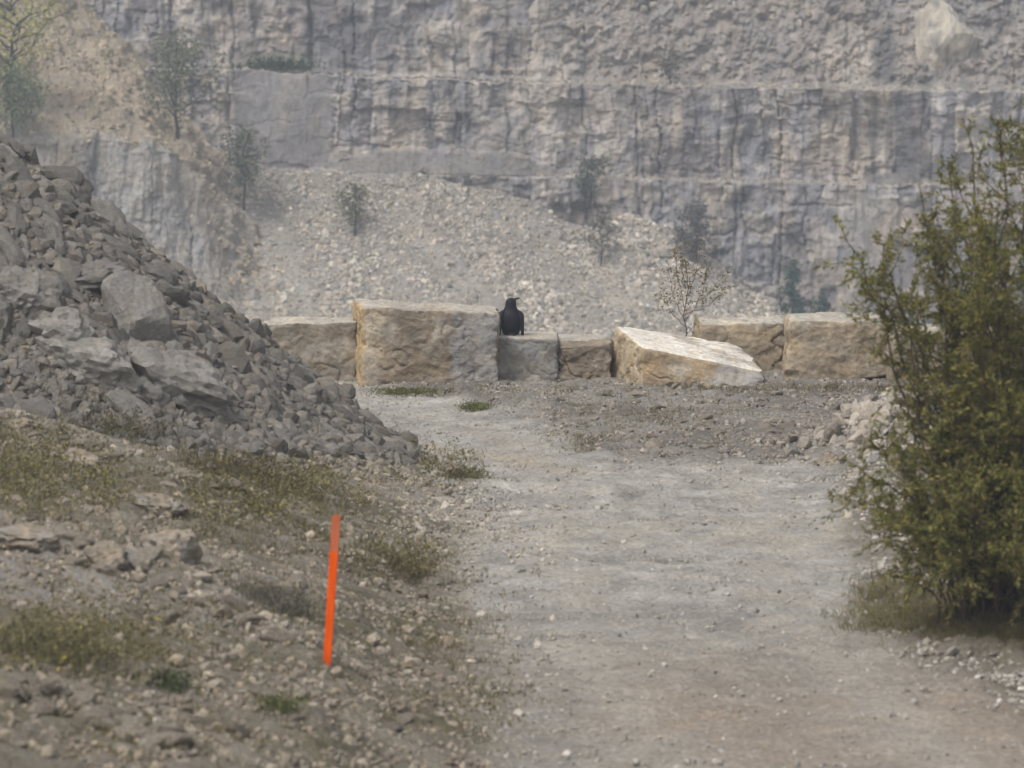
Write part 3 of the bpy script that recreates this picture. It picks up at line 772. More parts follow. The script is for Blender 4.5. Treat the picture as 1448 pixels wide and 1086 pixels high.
# placed like real rubble: biggest first, the rest filling the gaps
special = [(188, 462, .34, .28, .46, 'large smooth leaf-shaped boulder standing upright in the rubble pile'),
           (140, 405, .42, .30, .18, 'flat dark slab lying above the upright boulder in the rubble pile'),
           (85, 487, .35, .28, .30, 'blocky grey boulder left of the upright boulder in the rubble pile'),
           (125, 525, .62, .36, .34, 'wide lumpy boulder below the upright boulder in the rubble pile'),
           (245, 548, .54, .34, .38, 'big rough boulder at the foot of the rubble pile'),
           (36, 430, .34, .30, .30, 'dark rough boulder at the left edge of the picture in the rubble pile'),
           (210, 330, .46, .30, .24, 'long dark rock near the right edge of the rubble pile, above the flat slab')]
placed = []
def hit_pile(px, py): return hit(px, py)
for k, (px, py, a, b_, c, lb) in enumerate(special):
    p = hit_pile(px, py)
    V_, F_ = rock_shape(1900 + k, 4, 11 if k == 0 else 14, .6, .85, .05 if k == 0 else .20, (1, 1, 1))
    V_ = V_ * np.array([a, b_, c]) * .78
    tilt = [-.28, -.08, .35, .25, .4, .3, .55][k]
    ca, sa = math.cos(tilt), math.sin(tilt)
    V_ = np.stack([V_[:, 0] * ca + V_[:, 2] * sa, V_[:, 1], -V_[:, 0] * sa + V_[:, 2] * ca], -1)
    o = obj('boulder', mesh_np('boulder', V_, F_, None, False, M_RUBBLE), None, p + Vector((0, -.05, .06)))
    tag(o, lb, 'boulder')
    placed.append((p.x, p.y, max(a, c) * .62))
cand = []
N = 60000
X = rng.uniform(-5.6, -.55, N); Y = rng.uniform(44.6, 53.2, N)
ph = pile_h(X, Y); ok = (ph > -.05) & (ph > bank_h(X, Y) - .02)
Zc = H0(X, Y); cpx, cpy = pxof(X, Y, Zc)
nrm = pile_normal(X, Y)
view = np.stack([X, Y, Zc - CAM_Z], -1); facing = -(nrm * view).sum(-1) / np.linalg.norm(view, axis=1)
ok &= (cpx > -40) & (facing > .02)
X, Y, Zc, nrm, cpx, cpy = X[ok], Y[ok], Zc[ok], nrm[ok], cpx[ok], cpy[ok]
size = np.concatenate([rng.uniform(.13, .21, 70), rng.uniform(.09, .14, 150), rng.uniform(.06, .09, 3000)])
# lower/right part is finer
cells = [(a, b, r) for a, b, r in placed]
sel = []
ci = 0
PX_, PY_, PR_ = [list(v) for v in zip(*cells)]
for s in size:
    for tries in range(14):
        if ci >= len(X): break
        x, y = X[ci], Y[ci]; ci += 1
        lim = .27 - .16 * sm(120, 330, cpx[ci - 1] + .3 * (cpy[ci - 1] - 450))
        if s > lim: s = lim * rng.uniform(.7, 1)
        d2 = (np.array(PX_) - x) ** 2 + (np.array(PY_) - y) ** 2
        if (d2 > (.72 * (np.array(PR_) + s)) ** 2).all():
            PX_.append(x); PY_.append(y); PR_.append(s); sel.append((ci - 1, s)); break
    if ci >= len(X) - 20 or len(sel) >= 294: break
proto = None
for k, (i, s) in enumerate(sel):
    if proto is None: o = proto = obj('rubble_rock', PILE_MESH[0])
    else:
        o = proto.copy(); o.data = PILE_MESH[k % 16]; COL.objects.link(o)
    n = Vector(nrm[i])
    down = Vector((n.x, n.y, -(n.x ** 2 + n.y ** 2) / max(n.z, .2))).normalized()
    side = n.cross(down)
    R = Matrix((down, side, n)).transposed().to_euler()
    o.rotation_euler = (Matrix((down, side, n)).transposed() @ Euler((rng.normal() * .3, rng.normal() * .22, rng.normal() * .45)).to_matrix()).to_euler()
    o.location = Vector((X[i], Y[i], Zc[i])) + n * (s * .18)
    o.scale = (s * rng.uniform(1.15, 1.75), s * .95, s * rng.uniform(.8, 1.1))
    tag(o, 'grey angular rock heaped in the dark rubble pile at left', 'rock', 'rocks of the dark rubble pile')
# the smaller rubble between them
PV = [rock_shape(2400 + k, 2, 10, .5, .85, .12, (1.1, .85, .7)) for k in range(10)]
n = 19000
idx = rng.integers(0, len(X), n)
fs = np.exp(rng.normal(-3.05, .38, n))
fp = np.stack([X[idx], Y[idx], Zc[idx] - .015], -1) + rng.normal(size=(n, 3)) * .015
fcol = np.array([.180, .173, .160]) * rng.uniform(.7, 1.25, n)[:, None]  # toned below the rocks so the gaps look shaded
rx_ = rng.uniform(-5.2, .3, 26000); ry_ = rng.uniform(43.5, 53, 26000)
rp_ = pile_h(rx_, ry_) - bank_h(rx_, ry_)
kp_ = (rp_ < .05) & (rx_ < road_left(ry_) + .05) & (rng.random(26000) < np.exp(rp_ / .22) * .55)
qx_, qy_ = pxof(rx_, ry_, H0(rx_, ry_))
kp_ &= ~((np.abs(qx_ - 468) < 24) & (np.abs(qy_ - 722) < 26))
rx_, ry_ = rx_[kp_], ry_[kp_]
rs_ = np.minimum(np.exp(rng.normal(-3.45, .4, len(rx_))), .065)
fp = np.concatenate([fp, np.stack([rx_, ry_, H0(rx_, ry_) + rs_ * .2], -1)]); fs = np.concatenate([fs, rs_])
fcol = np.concatenate([fcol, np.array([.21, .195, .17]) * rng.uniform(.7, 1.3, len(rx_))[:, None]])
V_, F_, C_ = scatter(PV, fp, fs, fcol, rng, .3)
o = obj('pile_rubble', mesh_np('pile_rubble', V_, F_, C_, False, M_STUFFROCK))
tag(o, 'small grey rubble filling the gaps of the dark pile', 'rubble', kind='stuff')

# ------------------------------------------------------------------ loose stones on the ground
GV = [rock_shape(3000 + k, 1, 8, .5, .95, 0, (1.1, .9, .6)) for k in range(8)]
def in_view(x, y, m=90):
    px, py = pxof(x, y, H0(x, y)); return (px > -m) & (px < 1448 + m) & (py < 1086 + m)
def stones(n, rng):
    x = rng.uniform(-5, 5, n); y = 28.5 + 32 * rng.random(n) ** 1.0
    k = in_view(x, y); x, y = x[k], y[k]
    l, r, e = offroad(x, y); e = e * sm(49.9, 50.6, y)
    pile = pile_h(x, y) > bank_h(x, y) + .1
    patch = .45 + .9 * sm(-.3, .5, fbm(x * 1.2, y * .9, 0, 61, 3))
    dens = (.15 + .8 * np.exp(-(ridge_d(x, y) / .28) ** 2) + .75 * l + .6 * r + .85 * e + .9 * gau(x, y, 3.45, 51, .8, 1)) * patch
    edge = np.exp(-((x - road_left(y) + .2) / .5) ** 2) * (.35 + .5 * sm(41.5, 44, y))
    sx_, sy_ = pxof(x, y, H0(x, y))
    keep = (rng.random(len(x)) < dens + edge) & ~pile & ~((np.abs(sx_ - 468) < 20) & (np.abs(sy_ - 718) < 20))
    x, y, l, r, e = x[keep], y[keep], l[keep], r[keep], e[keep]
    s = np.exp(rng.normal(-4.65, .45, len(x))) * (1 + .45 * l + .4 * r + .30 * e)
    s *= 1 + .9 * gau(x, y, 3.45, 51, .8, 1)
    z = H0(x, y) + s * .15
    base = mixc(mixc(np.zeros((len(x), 3)) + np.array([.37, .36, .34]), (.275, .25, .212), l), (.265, .25, .228), e)
    base = mixc(base, (.37, .348, .31), l * np.exp(-((x - road_left(y) + .25) / .55) ** 2) * sm(41.5, 44, y))
    base = mixc(base, (.33, .305, .265), np.exp(-(ridge_d(x, y) / .28) ** 2))
    base = mixc(base, (.36, .345, .32), gau(x, y, 3.45, 51, .8, 1))
    c = base * np.clip(np.exp(rng.normal(-.05, .22, len(x))), .55, 1.55)[:, None]
    return np.stack([x, y, z], -1), s, c
gp, gs, gc = stones(190000, rng)
V_, F_, C_ = scatter(GV, gp, gs, gc, rng, .3)
o = obj('gravel', mesh_np('gravel', V_, F_, C_, False, M_STUFFROCK)); tag(o, 'loose gravel and broken stone over the road and its banks', 'gravel', kind='stuff')
print('gravel stones', len(gp))

# single rocks on the left bank
BANK_MESH = [mesh_np('bank_rock', *rock_shape(3300 + k, 3, 13, .5, .85, .12, (1.15, .9, .66)), smooth=False, mat=M_BANKROCK) for k in range(8)]
def rock_at(px, py, w, h, lb, seed, mat=M_BANKROCK, sink=.36, tilt=0.0, name='boulder', cat='boulder', noise=.22):
    p = hit(px, py); m = p.y / FPX
    V_, F_ = rock_shape(seed, 4, 11, .6, .95, noise, (1, 1, 1))
    V_ = V_ * np.array([w * m * .56, max(w, h) * m * .45, h * m * .62])
    ca, sa = math.cos(tilt), math.sin(tilt)
    V_ = np.stack([V_[:, 0] * ca + V_[:, 2] * sa, V_[:, 1], -V_[:, 0] * sa + V_[:, 2] * ca], -1)
    o = obj(name, mesh_np(name, V_, F_, None, False, mat), None, p + Vector((0, 0, h * m * (.5 - sink))))
    tag(o, lb, cat); return o
rock_at(243, 790, 70, 58, 'pale rounded boulder with a bright top on the left bank', 4001, tilt=.35)
rock_at(36, 765, 80, 28, 'low brown boulder at the left edge of the bank', 4002, tilt=.1)
rock_at(228, 722, 60, 26, 'greyish flat-topped rock on the bank above the pale rounded boulder', 4003, tilt=.2)
rock_at(150, 800, 50, 34, 'brown stone on the left bank beside the grey gravel strip', 4004, tilt=.3)
rock_at(35, 607, 46, 20, 'whitish stone at the left edge below the rubble pile', 4005)
rock_at(112, 655, 44, 26, 'light stone on the crest of the left bank', 4006, tilt=.3)
rock_at(1172, 655, 40, 16, 'tan stone at the left end of the small pale stone heap', 4007, tilt=-.3)
rock_at(580, 665, 26, 16, 'dark stone at the right tip of the rubble pile', 4008, M_RUBBLE)
rock_at(640, 668, 34, 20, 'pale stone at the roadside beyond the rubble pile', 4009)
proto = None; k = 0
tries = 0
while k < 170 and tries < 9000:
    tries += 1
    px, py = rng.uniform(-10, 760), rng.uniform(600, 1060)
    if 420 < px < 510 and py < 960: continue
    p = hit(px, py)
    l, r, e = offroad(np.array([p.x]), np.array([p.y]))
    if k > 40 and ridge_d(np.array([p.x]), np.array([p.y]))[0] > .3: continue
    if l[0] < .6 or pile_h(p.x, p.y) > bank_h(p.x, p.y): continue
    if proto is None: o = proto = obj('bank_rock', BANK_MESH[0])
    else: o = proto.copy(); o.data = BANK_MESH[k % 8]; COL.objects.link(o)
    s = .03 + .055 * rng.random() ** 2
    o.location = p + Vector((0, 0, s * .15)); o.scale = (s * 1.2, s, s); o.rotation_euler = (rng.normal() * .3, rng.normal() * .3, rng.uniform(0, 6.28))
    tag(o, 'small loose rock among dry weeds on the left bank', 'rock', 'loose rocks on the left bank'); k += 1
# pale stone heap behind the bush
M_HEAP = stone_mat('pale_stone', (.40, .375, .335), s1=3.5, s2=22, v1=.2, v2=.3, bump=.6, dist=.02, rand=.3)
HEAP_MESH = [mesh_np('heap_rock', *rock_shape(3360 + k, 3, 13, .5, .85, .12, (1.15, .9, .66)), smooth=False, mat=M_HEAP) for k in range(5)]
proto = None
for k in range(90):
    x, y = 3.35 + rng.normal() * .42, 50.75 + rng.normal() * .35
    z = float(H0(x, y))
    if proto is None: o = proto = obj('heap_rock', HEAP_MESH[0])
    else: o = proto.copy(); o.data = HEAP_MESH[k % 5]; COL.objects.link(o)
    s = .035 + .06 * rng.random() ** 1.5
    o.location = (x, y, z + s * .3); o.scale = (s * 1.2, s, s * 1.1); o.rotation_euler = tuple(rng.uniform(0, 6.28, 3))
    tag(o, 'pale stone in the small heap behind the green bush', 'rock', 'stones of the pale heap behind the bush')
# darker clods on the rise in front of the blocks
proto = None
for k in range(70):
    x, y = rng.uniform(.9, 4.2), rng.uniform(51.2, 56.8)
    z = float(H0(x, y))
    if proto is None: o = proto = obj('verge_rock', BANK_MESH[2])
    else: o = proto.copy(); o.data = BANK_MESH[k % 8]; COL.objects.link(o)
    s = .03 + .05 * rng.random() ** 2
    o.location = (x, y, z + s * .2); o.scale = (s * 1.2, s, s * .9); o.rotation_euler = (rng.normal() * .3, rng.normal() * .3, rng.uniform(0, 6.28))
    tag(o, 'brownish stone on the rise in front of the big blocks', 'rock', 'stones on the rise in front of the blocks')

# ------------------------------------------------------------------ quarried blocks
def hexblock(name, label, corners, seed, colf, n=54, amp=.04, roundk=22, chip=1.1):
    """corners: dict with keys like ('F','L','b') -> world point"""
    c = np.array([[[corners[f + l + v] for v in 'bt'] for l in 'LR'] for f in 'FB'])   # [fb][lr][bt][3]
    t = np.linspace(-1, 1, n); A, B = np.meshgrid(t, t)
    Vs, Fs, Cs, off = [], [], [], 0
    cen = c.reshape(-1, 3).mean(0)
    for side in range(6):
        ax, sg = side // 2, (side % 2) * 2 - 1
        q = np.zeros((n, n, 3)); q[..., ax] = sg; oth = [k for k in range(3) if k != ax]
        q[..., oth[0]] = A; q[..., oth[1]] = B
        # rounded, chipped edges
        w = .5 + .5 * np.clip(fbm(q[..., 0] * 1.6 + seed, q[..., 1] * 1.6, q[..., 2] * 1.6, seed, 3) * 1.6, -1, 1)
        k = roundk * (1.7 - 1.25 * w * chip)
        nn = (np.abs(q) ** k[..., None]).sum(-1) ** (1 / k)
        q2 = q / nn[..., None]
        s = (q2 + 1) / 2
        f, l, v = s[..., 0], s[..., 1], s[..., 2]
        p = 0
        for a in (0, 1):
            for b in (0, 1):
                for d in (0, 1):
                    p = p + c[a, b, d] * ((f if a else 1 - f) * (l if b else 1 - l) * (v if d else 1 - v))[..., None]
        dirn = p - cen; dirn /= np.linalg.norm(dirn, axis=-1)[..., None]
        g1, g2, gi, gx_, gy_ = worley((p[..., 0] + .6 * p[..., 1]) * 3.2 + seed, (p[..., 2] + .4 * p[..., 1]) * 4.2, seed + 3)
        crk = np.exp(-(fbm(p[..., 0] * 1.6, p[..., 1] * 1.6 + .4 * p[..., 2], p[..., 2] * 1.6, seed + 21, 3) / .02) ** 2)
        ridged = 1 - np.abs(perlin(p[..., 0] * 4, p[..., 1] * 4, p[..., 2] * 5, seed + 9)) * 2
        d = amp * (1.1 * fbm(p[..., 0] * 2.4, p[..., 1] * 2.4, p[..., 2] * 2.8, seed + 1, 5, .6) + .6 * (gi - .5) + .25 * ridged - .7 * crk)
        p = p + dirn * d[..., None]
        Vs.append(p.reshape(-1, 3))
        i = np.arange(n * n).reshape(n, n) + off
        fa = np.stack([i[:-1, :-1], i[:-1, 1:], i[1:, 1:], i[1:, :-1]], -1).reshape(-1, 4)
        flip = (ax == 1) ^ (sg < 0)
        Fs.append(fa[:, ::-1] if flip else fa); off += n * n
        nm = ['front', 'back', 'left', 'right', 'bottom', 'top'][side]
        Cs.append(colf(nm, q, p).reshape(-1, 3))
    base = Vector(cen); base.z = float(np.min(c[..., 2]))
    V = np.concatenate(Vs) - np.array(base)
    me = mesh_np(name, V, np.concatenate(Fs), np.concatenate(Cs), True, M_BLOCK)
    bm = bmesh.new(); bm.from_mesh(me); bmesh.ops.recalc_face_normals(bm, faces=bm.faces); bm.to_mesh(me); bm.free()
    o = obj(name, me, None, base); tag(o, label, 'stone block')
    return o
def corners(fl, fr, ftl, ftr, Yf, depth, skew=0.0, back_dz=0.0, dpx=(0, 0)):
    """front corner pixels at distance Yf, extruded back by depth metres"""
    d = {'FLb': P(*fl, Yf), 'FRb': P(*fr, Yf), 'FLt': P(*ftl, Yf), 'FRt': P(*ftr, Yf)}
    for k in ('Lb', 'Rb', 'Lt', 'Rt'):
        q = d['F' + k] + np.array([skew + (dpx[0] if k[0] == 'L' else dpx[1]), depth, back_dz if k[1] == 't' else 0])
        d['B' + k] = q
    for k in ('FLb', 'FRb', 'BLb', 'BRb'):
        d[k] = d[k].copy(); d[k][2] = min(d[k][2], float(H0(d[k][0], d[k][1]))) - .05
    return d
PALE = np.array([.46, .44, .395]); GREYB = np.array([.285, .28, .27]); BROWN = np.array([.255, .222, .178]); OCHRE = np.array([.37, .30, .205]); WHITE = np.array([.76, .74, .69])
def cf(front, side=None, top=None, spots=None, seed=0):
    side = front if side is None else side; top = PALE if top is None else top  # top and left colours carry sunlit tone besides the stone's own
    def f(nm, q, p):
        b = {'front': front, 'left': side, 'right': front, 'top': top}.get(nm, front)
        c = np.zeros(p.shape) + b
        m = fbm(p[..., 0] * 2.2, p[..., 1] * 2.2, p[..., 2] * 3, seed, 4, .6)
        c = mixc(c, PALE, sm(.2, .6, m) * .6); c = mixc(c, b * .62, sm(.2, .6, -m) * .65)
        m2 = fbm(p[..., 0] * 1.3 + 5, p[..., 1] * 1.3, p[..., 2] * 2, seed + 4, 3)
        c = mixc(c, OCHRE, sm(.15, .6, m2) * .25)
        if spots: c = spots(nm, q, p, c)
        return c
    return f
gY = 58.6
hexblock('stone_block', 'low grey-beige stone block at the left end of the row, partly behind the rubble', corners((372, 545), (505, 543), (368, 460), (503, 456), 58.9, .95), 51, cf(np.array([.265, .245, .21]), seed=1))
def tallspots(nm, q, p, c):
    px, py = pxof(p[..., 0], p[..., 1], p[..., 2])
    w = px + 9 * fbm(p[..., 2] * 5, p[..., 0], 0, 5, 3)
    if nm == 'front':
        c = mixc(c, np.array([.31, .305, .298]), sm(634, 641, w) * .95)
        c = mixc(c, np.array([.43, .385, .31]), (1 - sm(525, 552, w + .25 * (py - 480))) * .8)
    if nm == 'left': c = mixc(c, np.array([.48, .37, .22]), .7)  # ochre side, brightened in the colour as if sunlit
    return c
hexblock('stone_block', 'tallest stone block with rough brown face, grey right end and ochre left edge', corners((512, 548), (704, 549), (511, 432), (704, 444), 58.2, 1.1, dpx=(-.12, 0)), 52, cf(BROWN * 1.02, OCHRE, spots=tallspots, seed=2), n=72, amp=.036)
hexblock('stone_block', 'low grey stone block under the black bird', corners((700, 549), (788, 549), (702, 477), (790, 480), 58.5, 1.0), 53, cf(GREYB * .92, PALE, seed=3), amp=.02, roundk=18)
hexblock('stone_block', 'pale grey stone block behind the small brown one, right of the bird', corners((778, 546), (862, 546), (778, 480), (860, 483), 59.3, .9), 54, cf(PALE * .85, PALE, seed=4), amp=.02)
hexblock('stone_block', 'smallest brown stone block with a ragged top between grey block and slanting slab', corners((786, 548), (868, 547), (790, 492), (864, 486), 58.55, .6), 55, cf(BROWN * .9, BROWN, top=BROWN * 1.2, seed=5), amp=.04, chip=1.2)
sl = {'BLb': P(848, 546, 59.1), 'BLt': P(868, 458, 59.2), 'FLb': P(908, 550, 57.7), 'FLt': P(904, 490, 57.8), 'FRb': P(1084, 551, 57.7), 'FRt': P(1086, 528, 57.9), 'BRb': P(1094, 546, 59.4), 'BRt': P(1046, 486, 59.6)}
for k in ('BLb', 'FLb', 'FRb', 'BRb'): sl[k][2] -= .10
def slabspots(nm, q, p, c):
    m = fbm(p[..., 0] * 3, p[..., 1] * 3, p[..., 2] * 3, 66, 4)
    if nm == 'top':  # pale stone whitened further, sunlight put into the top's colour
        c = mixc(np.zeros(p.shape) + WHITE, np.array([.40, .37, .31]), sm(.22, .55, m + .25 * q[..., 1]) * .75)
        vein = np.abs(fbm(p[..., 0] * 2.0, p[..., 1] * 2.5, 0, 67, 3)); c = mixc(c, np.array([.26, .20, .14]), np.exp(-(vein / .025) ** 2) * .75)
    if nm == 'left': c = mixc(np.zeros(p.shape) + np.array([.47, .40, .29]), np.array([.30, .24, .16]), sm(.0, .5, m))  # ochre left face painted brighter than the front, as the sunlit side
    if nm == 'front':
        px, py = pxof(p[..., 0], p[..., 1], p[..., 2])
        c = mixc(np.zeros(p.shape) + np.array([.33, .265, .185]), np.array([.36, .35, .335]), sm(985, 1015, px + 30 * m))
        c = mixc(c, np.array([.5, .46, .38]), sm(.15, .5, m) * .5)
    return c
hexblock('stone_slab', 'slanting slab block with bright whitish top sloping down to the right', sl, 56, cf(BROWN, OCHRE, WHITE, slabspots, 6), n=64, amp=.03, roundk=16, chip=.9)
hexblock('stone_block', 'ochre-tan stone block behind the right end of the slanting slab', corners((975, 546), (1116, 547), (990, 457), (1114, 456), 59.6, 1.0), 57, cf(np.array([.32, .275, .21]), OCHRE, seed=7), n=54)
hb = corners((1112, 550), (1262, 546), (1116, 453), (1262, 452), 58.5, 1.0)
hb['FRb'][2] += .17; hb['BRb'][2] += .05
hexblock('stone_block', 'tan rough stone block with a dark hollow under its right side', hb, 58, cf(np.array([.33, .285, .22]), np.array([.38, .32, .24]), seed=8), n=60, amp=.035)
hexblock('stone_block', 'tan stone block at the right end of the row, half hidden by the bush', corners((1258, 553), (1345, 553), (1262, 472), (1342, 468), 58.1, .9), 59, cf(np.array([.31, .27, .21]), seed=9))
hexblock('stone_block', 'farther right stone block seen only through the bush leaves', corners((1352, 553), (1500, 556), (1352, 462), (1500, 466), 58.4, .9), 60, cf(np.array([.33, .285, .22]), seed=10))
# chips at the foot of the blocks
proto = None
for k in range(40):
    px = rng.uniform(880, 1270); py = rng.uniform(544, 556)
    p = hit(px, py)
    if proto is None: o = proto = obj('stone_chip', BANK_MESH[1])
    else: o = proto.copy(); o.data = BANK_MESH[k % 8]; COL.objects.link(o)
    s = .02 + .04 * rng.random() ** 2
    o.location = (p.x, 57.45 + .25 * rng.random(), float(H0(p.x, 57.5)) + s * .3); o.scale = (s * 1.3, s, s); o.rotation_euler = tuple(rng.uniform(0, 6.28, 3))
    tag(o, 'stone chip lying along the foot of the blocks', 'rock', 'stone chips at the foot of the blocks')

# ------------------------------------------------------------------ raven
def ring_loft(rings, n=20):
    V = []
    for (cx, cy, cz, rx, ry) in rings:
        th = np.arange(n) * 2 * math.pi / n
        V.append(np.stack([cx + rx * np.cos(th), cy + ry * np.sin(th), np.full(n, cz)], -1))
    V = np.concatenate(V); m = len(rings)
    i = np.arange(m * n).reshape(m, n); j = np.roll(i, -1, 1)
    F = np.stack([i[:-1], j[:-1], j[1:], i[1:]], -1).reshape(-1, 4)
    V = np.concatenate([V, [V[:n].mean(0)], [V[-n:].mean(0)]])
    a, b = len(V) - 2, len(V) - 1
    T = np.concatenate([np.stack([np.full(n, a), j[0], i[0]], -1), np.stack([np.full(n, b), i[-1], j[-1]], -1)])
    return V, [F, T]
def feather_mat():
    m, nt, b = new_mat('black_feather'); N, L = nt.nodes, nt.links
    b.inputs['Roughness'].default_value = .6; b.inputs['Specular IOR Level'].default_value = .18
    tc = N.new('ShaderNodeTexCoord'); mp = N.new('ShaderNodeMapping'); mp.inputs['Scale'].default_value = (60, 60, 14)
    n = N.new('ShaderNodeTexNoise'); n.inputs['Scale'].default_value = 1.0; L.new(tc.outputs['Object'], mp.inputs[0]); L.new(mp.outputs[0], n.inputs['Vector'])
    r = N.new('ShaderNodeValToRGB'); r.color_ramp.elements[0].color = (.006, .006, .009, 1); r.color_ramp.elements[1].color = (.020, .019, .027, 1)
    L.new(n.outputs['Fac'], r.inputs[0]); L.new(r.outputs[0], b.inputs['Base Color'])
    bp = N.new('ShaderNodeBump'); bp.inputs['Strength'].default_value = .4; bp.inputs['Distance'].default_value = .006
    L.new(n.outputs['Fac'], bp.inputs['Height']); L.new(bp.outputs[0], b.inputs['Normal'])
    return m
M_FEATHER = feather_mat()
M_BEAK = stone_mat('beak_horn', (.02, .02, .022), rough=.4, s1=10, s2=50, bump=.1, dist=.002)
rv = P(722.5, 475, 58.95)
rbase = Vector(rv)
raven = empty('raven', rbase); tag(raven, 'black bird with drooping wings perched on the low grey block', 'bird')
u = 58.95 / FPX         # metres per photo pixel there
# spine rings: (x px, y m, height px, rx px, ry px)
rg = [(0, .00, 1.2, 8, 7), (0, .00, 4, 11.0, 10), (0, .0, 9, 12.2, 12), (0, .0, 16, 13.4, 12.8), (0, .0, 23, 14.8, 12.8), (-.2, .0, 28.5, 15.2, 12), (-.3, .005, 32.5, 13.6, 11), (-.4, .01, 36, 10.6, 9.6), (-.4, .01, 39, 8.6, 8.6),
      (-.4, .01, 42, 7.5, 8.0), (-.2, .01, 46, 7.1, 7.8), (0, .01, 49.5, 6.7, 7.4), (.3, .01, 52.2, 5.3, 6), (.5, .01, 53.8, 3.2, 3.6), (.6, .01, 54.4, 1.2, 1.4)]
V_, F_ = ring_loft([(a * u, b, h * u, rx * u * 1.08, ry * u) for a, b, h, rx, ry in rg], 28)
obj('body', mesh_np('body', V_, F_, None, True, M_FEATHER), raven)
for sgn in (-1, 1):
    wr = []
    for (xo, h, rx, ry, yy) in [(8.5, 37.0, 1.8, 4, 0), (11.2, 34.5, 3.6, 8, -.008), (13.0, 30.5, 4.2, 11, -.012), (13.7, 24, 3.9, 11.5, -.016), (14.2, 16, 3.3, 10, -.022), (14.9, 8, 2.5, 7, -.03), (15.4, .6, 1.7, 3.5, -.036)]:
        wr.append((sgn * xo * 1.08 * u, yy, h * u, rx * u * 1.05, ry * u))
    V_, F_ = ring_loft(wr, 18)
    w_ = obj('wing', mesh_np('wing', V_, F_, None, True, M_FEATHER), raven)
    lg = tube([(sgn * 5 * u, 0, 4 * u), (sgn * 5.4 * u, -.006, 1.5 * u), (sgn * 5.4 * u, -.012, .2 * u)], [.009, .006, .005], 8)
    toes = [lg]
    for a in (-.5, 0, .5, 3.14):
        b0 = np.array([sgn * 5.4 * u, -.012, .004])
        toes.append(tube([b0, b0 + np.array([math.sin(a) * .022, math.cos(a) * .022, .003]), b0 + np.array([math.sin(a) * .04, math.cos(a) * .04, -.002])], [.005, .004, .0015], 6))
    obj('leg', mesh_np('leg', *merge(toes)[:2], mat=M_BEAK), raven)
tl = []
for (y_, h, rx, ry) in [(-.05, 7, 5.5, 2.0), (-.075, 3.5, 6.5, 1.6), (-.10, .8, 6.5, 1.0)]:
    tl.append((0, y_, h * u, rx * u, ry * u))
V_, F_ = ring_loft(tl, 14); obj('tail', mesh_np('tail', V_, F_, None, True, M_FEATHER), raven)
# beak turned to the right and a little up; upper and lower mandible in one tapering horn
b0 = np.array([4.5 * u, .012, 51.0 * u]); b1 = np.array([13.4 * u, .02, 54.2 * u])
V_, F_ = tube([b0, b0 * .6 + b1 * .4 + np.array([0, 0, .35 * u]), b0 * .25 + b1 * .75 + np.array([0, 0, .3 * u]), b1 + np.array([0, 0, -.3 * u])], [1.9 * u, 1.35 * u, .9 * u, .25 * u], 10)
obj('beak', mesh_np('beak', V_, F_, None, True, M_BEAK), raven)
for sy in (-1, 1):
    V_, F_ = ICO[2]; obj('eye', mesh_np('eye', V_ * .005 + np.array([4.6 * u, .012 + sy * .036, 51 * u]), F_, None, True, M_BEAK), raven)

# ------------------------------------------------------------------ survey stake
def paint_mat():
    m, nt, b = new_mat('orange_paint'); N, L = nt.nodes, nt.links
    b.inputs['Roughness'].default_value = .8; b.inputs['Specular IOR Level'].default_value = .05
    tc = N.new('ShaderNodeTexCoord'); sp = N.new('ShaderNodeSeparateXYZ'); L.new(tc.outputs['Object'], sp.inputs[0])
    mp = N.new('ShaderNodeMapping'); mp.inputs['Scale'].default_value = (60, 60, 5); n = N.new('ShaderNodeTexNoise'); n.inputs['Scale'].default_value = 1; n.inputs['Detail'].default_value = 5
    L.new(tc.outputs['Object'], mp.inputs[0]); L.new(mp.outputs[0], n.inputs['Vector'])
    ad = N.new('ShaderNodeMath'); ad.operation = 'MULTIPLY_ADD'; ad.inputs[1].default_value = .05; L.new(n.outputs['Fac'], ad.inputs[0]); L.new(sp.outputs['Z'], ad.inputs[2])
    r = N.new('ShaderNodeMapRange'); r.inputs['From Min'].default_value = .705; r.inputs['From Max'].default_value = .735; L.new(ad.outputs[0], r.inputs['Value'])
    mx = N.new('ShaderNodeMix'); mx.data_type = 'RGBA'; mx.inputs['A'].default_value = (1.0, .125, .001, 1); mx.inputs['B'].default_value = (.62, .17, .075, 1)
    L.new(r.outputs[0], mx.inputs['Factor'])
    lo = N.new('ShaderNodeMapRange'); lo.inputs['From Min'].default_value = .03; lo.inputs['From Max'].default_value = .14; lo.inputs['To Min'].default_value = .65
    L.new(ad.outputs[0], lo.inputs['Value'])
    g = N.new('ShaderNodeMapRange'); g.inputs['From Min'].default_value = .3; g.inputs['From Max'].default_value = .7; g.inputs['To Min'].default_value = .78; g.inputs['To Max'].default_value = 1.08; L.new(n.outputs['Fac'], g.inputs['Value'])
    v = N.new('ShaderNodeVectorMath'); v.operation = 'MULTIPLY'; L.new(mx.outputs['Result'], v.inputs[0]); L.new(g.outputs[0], v.inputs[1])
    v2 = N.new('ShaderNodeVectorMath'); v2.operation = 'MULTIPLY'; L.new(v.outputs[0], v2.inputs[0]); L.new(lo.outputs[0], v2.inputs[1])
    L.new(v2.outputs[0], b.inputs['Base Color'])
    return m
sp0 = hit(462, 941); st_top = P(475.5, 729, sp0.y - .02)
m_ = sp0.y / FPX
bm = bmesh.new(); bmesh.ops.create_cube(bm, size=1.0)
hgt = float(st_top[2] - sp0.z)
for v in bm.verts:
    v.co.x *= 12.2 * m_; v.co.y *= .02; v.co.z = v.co.z + .5
    if v.co.z < .5: v.co.x *= .92; v.co.z = -.12
    else: v.co.z = hgt + (.004 if v.co.x > 0 else -.004)
